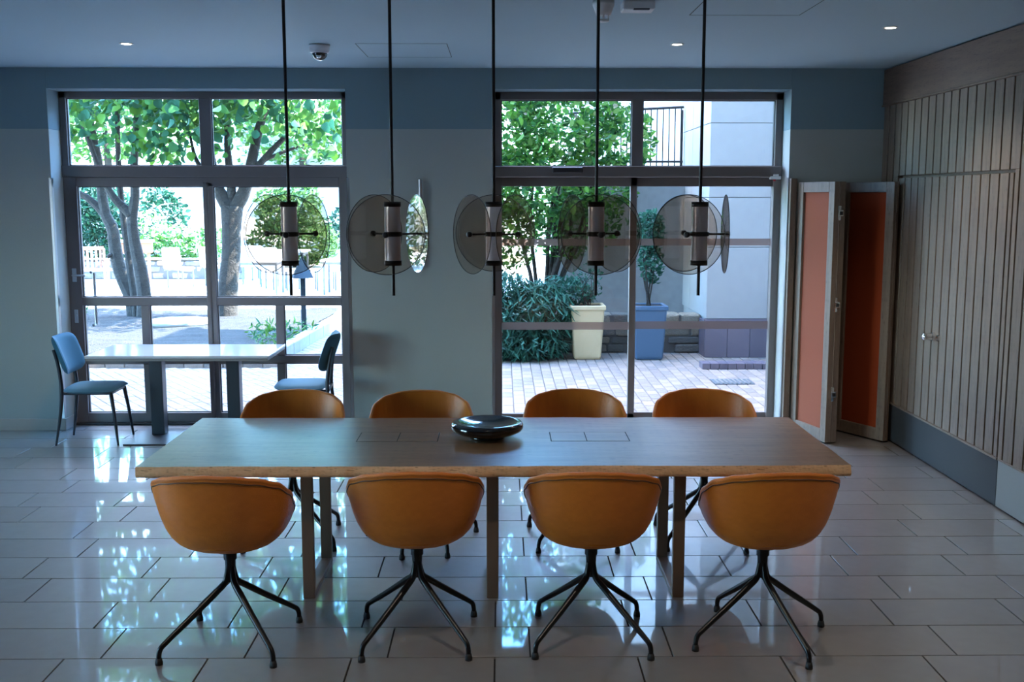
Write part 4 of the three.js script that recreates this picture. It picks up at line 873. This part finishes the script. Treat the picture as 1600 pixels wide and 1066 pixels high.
function gardenTable(x, z, w, d, label) {
  const t = thing('garden_table', [x, 0, z], 0, label, 'table', 'white garden tables on the terrace');
  part('tabletop', span(-w / 2, w / 2, 0.70, 0.745, -d / 2, d / 2, 0.008), M.gardenWhite, t);
  part('apron', span(-w / 2 + 0.05, w / 2 - 0.05, 0.64, 0.70, -d / 2 + 0.05, d / 2 - 0.05, 0.005), M.gardenMetal, t);
  for (const a of [-1, 1]) for (const b of [-1, 1]) part('leg', span(a * (w / 2 - 0.07) - 0.02, a * (w / 2 - 0.07) + 0.02, 0, 0.65, b * (d / 2 - 0.07) - 0.02, b * (d / 2 - 0.07) + 0.02), M.gardenMetal, t);
}
gardenTable(-5.35, -22.9, 1.3, 0.8, 'white garden table with dark legs behind the thick trunk');
gardenTable(-3.35, -23.0, 1.0, 0.8, 'white garden table right of the path light');
gardenTable(-5.6, -27.0, 1.4, 0.8, 'white garden table in front of the yellow green conifer');
gardenChair([-5.3, 0, -24.6], 0.5, 'white garden chair facing the table behind the thick trunk');
gardenChair([-4.85, 0, -24.0], 2.6, 'white garden chair turned away beside the dark legged table');
gardenChair([-3.95, 0, -23.9], -1.3, 'white garden chair left of the table by the path light');
gardenChair([-6.0, 0, -25.6], 0.2, 'white garden chair in front of the conifer');
gardenChair([-6.7, 0, -25.2], 1.2, 'white garden chair between thick trunk and stone wall');
gardenChair([-7.4, 0, -24.6], 0.9, 'pale reclined garden chair beside the stone wall');
{
  const c = thing('wooden_garden_seat', [-9.35, 0, -24.4], 0.5, 'weathered wooden garden armchair with slatted back', 'garden seat');
  part('seat', span(-0.3, 0.3, 0.40, 0.44, -0.28, 0.28), M.teak, c);
  for (let i = 0; i < 6; i++) part('back_slat', span(-0.26 + i * 0.094, -0.21 + i * 0.094, 0.44, 0.86, -0.28, -0.255), M.teak, c);
  part('top_rail', span(-0.31, 0.31, 0.86, 0.94, -0.29, -0.25), M.teak, c);
  for (const s of [-1, 1]) { part('armrest', span(s * 0.31 - 0.035, s * 0.31 + 0.035, 0.62, 0.65, -0.28, 0.3), M.teak, c); for (const z of [-0.26, 0.26]) part('leg', span(s * 0.31 - 0.025, s * 0.31 + 0.025, 0, z > 0 ? 0.62 : 0.9, z - 0.025, z + 0.025), M.teak, c); }
  const b = thing('wooden_barrow', [-8.9, 0, -26.2], 0.3, 'red brown wooden planter box beside the multi stemmed tree', 'planter');
  part('body', joined([span(-0.5, 0.35, 0.72, 0.98, -0.3, 0.3, 0.02)]), M.redWood, b); part('rim', span(-0.54, 0.39, 0.98, 1.03, -0.34, 0.34, 0.01), M.gardenWhite, b);
  for (const x of [-0.4, 0.25]) for (const z of [-0.22, 0.22]) part('leg', span(x - 0.03, x + 0.03, 0, 0.72, z - 0.03, z + 0.03), M.redWood, b);
}

// ---------------------------------------------------------------- courtyard on the right
{
  const w = thing('courtyard_wall', [0, 0, 0], 0, 'grey rendered retaining wall behind the planters', 'wall', null, 'structure');
  part('wall_body', span(0.72, 2.75, -0.1, 2.42, -15.45, -15.75), M.greyRender, w);
  part('coping', span(0.68, 2.75, 2.42, 2.48, -15.4, -15.8), M.concrete, w);
  part('terrace_slab', span(0.72, 2.6, 2.2, 2.40, -15.75, -22), M.concrete, w);
}
{
  const b = thing('building_wing', [0, 0, 0], 0, 'white panelled building wing with a dark tiled plinth', 'building', null, 'structure');
  const X = 2.63, Z = -13.62;
  part('core', span(X + 0.02, 9, -0.1, 9, Z - 0.02, -17), M.render, b);
  part('link_wall', span(3.75, 9, -0.1, 13, -9.66, Z - 0.02), M.render, b);
  const xs = [X, 3.42, 4.6, 5.8, 7.0, 9], ys = [0.5, 1.42, 2.05, 2.98, 3.9, 5.2, 7, 9];
  for (let i = 0; i < xs.length - 1; i++) for (let j = 0; j < ys.length - 1; j++) part('panel', span(xs[i] + (i ? 0.004 : 0), xs[i + 1] - 0.004, ys[j] + 0.004, ys[j + 1] - 0.004, Z, Z - 0.05, 0.004), M.render, b);
  for (let j = 0; j < ys.length - 1; j++) for (let k = 0; k < 2; k++) part('panel', span(X, X + 0.05, ys[j] + 0.004, ys[j + 1] - 0.004, Z - 0.054 - k * 1.2, Z - 0.05 - (k + 1) * 1.2, 0.004), M.render, b);
  for (let i = 0; i < 9; i++) part('plinth_tile', span(X - 0.012 + i * 0.292, X - 0.012 + i * 0.292 + 0.288, 0.0, 0.47, Z + 0.015, Z - 0.03, 0.003), M.plinth[i % 3], b);
  for (let i = 0; i < 3; i++) part('plinth_tile', span(X - 0.014, X + 0.03, 0.0, 0.47, Z - 0.035 - i * 0.35, Z - 0.035 - (i + 1) * 0.35 + 0.004, 0.003), M.plinth[(i + 1) % 3], b);
  part('plinth_cap', span(X - 0.02, 9, 0.47, 0.497, Z + 0.02, Z - 0.1, 0.003), M.plinth[0], b);
}
{
  const r = thing('railing', [0, 0, 0], 0, 'black metal balcony railing above the retaining wall', 'railing');
  const g = cyl(0.009, 0.009, 0.85, 0, 0, 0, 8);
  for (let i = 0; i < 17; i++) { const m = part('bar', g, M.rail, r); m.position.set(1.2 + i * 0.0865, 2.47, -15.6); }
  part('bottom_rail', span(1.15, 2.62, 2.55, 2.58, -15.585, -15.615), M.rail, r);
  part('handrail', sweep([[0.9, 3.27, -15.95], [1.7, 3.3, -15.65], [2.62, 3.34, -15.6]], [0.02, 0.02, 0.02], 10), M.rail, r);
  for (const x of [1.2, 1.92, 2.6]) part('post', span(x - 0.015, x + 0.015, 2.45, 3.3, -15.63, -15.6), M.rail, r);
}
{
  const b = thing('far_building', [0, 0, -24], 0, 'bright white building with tall window behind the railing', 'building');
  part('wall', joined([span(1.5, 4.55, 0, 9, 0, -4), span(5.25, 14, 0, 9, 0, -4), span(4.55, 5.25, 0, 3.3, 0, -4), span(4.55, 5.25, 5.2, 9, 0, -4), span(4.5, 5.3, 3.2, 5.3, -0.8, -4)]), M.render, b);
  const f = part('window', joined([span(4.55, 4.62, 3.3, 5.2, -0.1, -0.2), span(5.18, 5.25, 3.3, 5.2, -0.1, -0.2), span(4.87, 4.93, 3.3, 5.2, -0.1, -0.2), span(4.55, 5.25, 4.3, 4.36, -0.1, -0.2), span(4.55, 5.25, 3.3, 3.36, -0.1, -0.2)]), M.gardenWhite, b);
  for (const [a, c] of [[4.62, 4.87], [4.93, 5.18]]) for (const [d, e] of [[3.36, 4.3], [4.36, 5.2]]) part('pane', new THREE.PlaneGeometry(c - a, e - d).translate((a + c) / 2, (d + e) / 2, -0.15), phys({ color: lin(0.08, 0.14, 0.13), roughness: 0.05 }), f);
}
// planters
function planter(x, z, mat, label) {
  const t = thing('planter', [x, 0, z], 0, label, 'planter');
  const s = (w0, w1, y0, y1) => { const g = new RoundedBoxGeometry(1, 1, 1, 4, 0.07), p = g.attributes.position; for (let i = 0; i < p.count; i++) { const k = p.getY(i) + 0.5, w = lerp(w0, w1, k); p.setXYZ(i, p.getX(i) * w, lerp(y0, y1, k), p.getZ(i) * w); } g.computeVertexNormals(); return g; };
  part('pot', s(0.345, 0.425, 0, 0.66), mat, t);
  const rim = new THREE.Shape(), a = 0.216, b = 0.185; rim.moveTo(-a, -a); rim.lineTo(a, -a); rim.lineTo(a, a); rim.lineTo(-a, a); rim.closePath();
  const hole = new THREE.Path(); hole.moveTo(-b, -b); hole.lineTo(-b, b); hole.lineTo(b, b); hole.lineTo(b, -b); hole.closePath(); rim.holes.push(hole);
  part('rim', new THREE.ExtrudeGeometry(rim, { depth: 0.04, bevelEnabled: true, bevelSize: 0.008, bevelThickness: 0.008, bevelSegments: 2 }).rotateX(-Math.PI / 2).translate(0, 0.645, 0), mat, t);
  part('soil', span(-0.19, 0.19, 0.65, 0.672, -0.19, 0.19), M.soil, t);
  return t;
}
planter(1.09, -13.6, M.cream, 'tall tapered cream planter in front of the stone wall');
planter(1.875, -13.56, M.bluePot, 'tall tapered blue planter in front of the stone wall');
{
  const t = thing('potted_shrub', [1.875, 0.67, -13.56], 0, 'slender upright shrub growing in the blue planter', 'potted plant');
  for (let i = 0; i < 6; i++) part('stem', sweep([[rr(-0.04, 0.04), 0, rr(-0.04, 0.04)], [rr(-0.1, 0.1), 0.5, rr(-0.08, 0.08)], [rr(-0.15, 0.15), 1.0, rr(-0.1, 0.1)]], [0.012, 0.009, 0.005], 6, 8), M.bark, t);
  foliage(t, 'foliage', [[0, 0.95, 0, 0.19, 0.26, 0.17], [0.02, 0.55, 0, 0.16, 0.28, 0.13]], 1100, ovalLeaf, GREENS.teal, 0.06, { shell: 0.7 });
  const u = thing('potted_twigs', [1.09, 0.67, -13.6], 0, 'sparse leafy twigs growing in the cream planter', 'potted plant');
  for (let i = 0; i < 7; i++) part('stem', sweep([[rr(-0.05, 0.05), 0, rr(-0.05, 0.05)], [rr(-0.12, 0.12), 0.22, rr(-0.1, 0.1)], [rr(-0.2, 0.2), rr(0.35, 0.6), rr(-0.12, 0.12)]], [0.008, 0.006, 0.003], 6, 6), M.bark, u);
  foliage(u, 'foliage', [[0, 0.3, 0, 0.2, 0.26, 0.15]], 110, ovalLeaf, GREENS.teal, 0.06, { shell: 0.7 });
}
// big shrub and spreading conifer by the wall
{
  const t = thing('flowering_shrub_tree', [0.5, 0, -14.72], 0, 'tall flowering shrub with dense bright foliage beside the sliding door view', 'shrub');
  for (let i = 0; i < 11; i++) { const a = rr(-1, 1); part('stem', sweep([[a * 0.12, -0.05, rr(-0.1, 0.1)], [a * 0.28 + rr(-0.05, 0.05), 0.8, rr(-0.15, 0.15)], [a * 0.6 + rr(-0.1, 0.1), 1.7, rr(-0.2, 0.25)], [a * 0.95, 2.6, rr(-0.3, 0.3)]], [0.04, 0.03, 0.022, 0.01], 7, 12), M.bark, t); }
  const blobs = [[-0.55, 2.95, 0, 0.75, 0.65, 0.7], [0.35, 3.1, 0.1, 0.8, 0.6, 0.7], [1.05, 2.8, 0, 0.55, 0.5, 0.5], [0.0, 2.15, 0.2, 0.9, 0.45, 0.6], [-0.6, 2.2, 0.2, 0.5, 0.6, 0.5], [0.85, 2.2, 0.15, 0.5, 0.45, 0.5], [0.1, 3.8, 0, 0.8, 0.5, 0.7]];
  foliage(t, 'foliage', blobs, 8200, ovalLeaf, GREENS.shrub, 0.10, {});
  foliage(t, 'blossom', blobs.slice(0, 3), 420, ovalLeaf, [[0.55, 0.50, 0.36], [0.42, 0.50, 0.22], [0.6, 0.5, 0.42]], 0.07, { shell: 0.15 });
  singleLeaves(t, blobs.slice(0, 6), 150, ovalLeaf, GREENS.shrub, 0.12, 1);
  foliage(t, 'lower_leaves', [[-0.5, 1.5, 0.1, 0.5, 0.5, 0.45], [0.45, 1.65, 0.1, 0.7, 0.45, 0.45], [-0.1, 1.8, -0.3, 0.8, 0.35, 0.3]], 1700, ovalLeaf, GREENS.shrub.slice(0, 3), 0.085, { shell: 0.6 });
}
bush('spreading_conifer', [0.32, 0, -13.55], 'spreading blue green conifer beside the cream planter', [[-0.35, 0.5, 0, 0.5, 0.42, 0.35], [0.15, 0.62, -0.05, 0.5, 0.38, 0.35], [0.45, 0.85, -0.3, 0.45, 0.22, 0.25], [-0.1, 0.22, 0.1, 0.6, 0.2, 0.3], [-0.3, 0.95, -0.1, 0.35, 0.2, 0.3]], 6500, needle, GREENS.teal, 0.17, { floor: 0.05, hang: Math.PI * 0.72 }, 6);
// drain and low brick step
{
  const s = thing('brick_step', [0, 0, 0], 0, 'low dark brick step in front of the tiled plinth', 'step');
  for (let i = 0; i < 12; i++) { const m = part('brick', cbox(0.1, 0.075, 0.22, 0.006), M.plinth[i % 3], s); m.position.set(2.46 + i * 0.104, 0.035, -12.75); }
  const d = thing('drain_cover', [2.58, 0.004, -11.75], 0, 'small grey drain cover set in the paving', 'drain cover');
  part('frame', span(-0.22, 0.22, -0.01, 0.004, -0.16, 0.16, 0.002), M.gardenMetal, d);
  for (let i = 0; i < 8; i++) part('grate_bar', span(-0.19 + i * 0.05, -0.165 + i * 0.05, 0.002, 0.012, -0.14, 0.14, 0.002), M.kickLight, d);
}
for (const o of scene.children) o.traverse((m) => { if (m.isMesh) { m.castShadow = true; m.receiveShadow = true; } });
renderer.render(scene, camera);
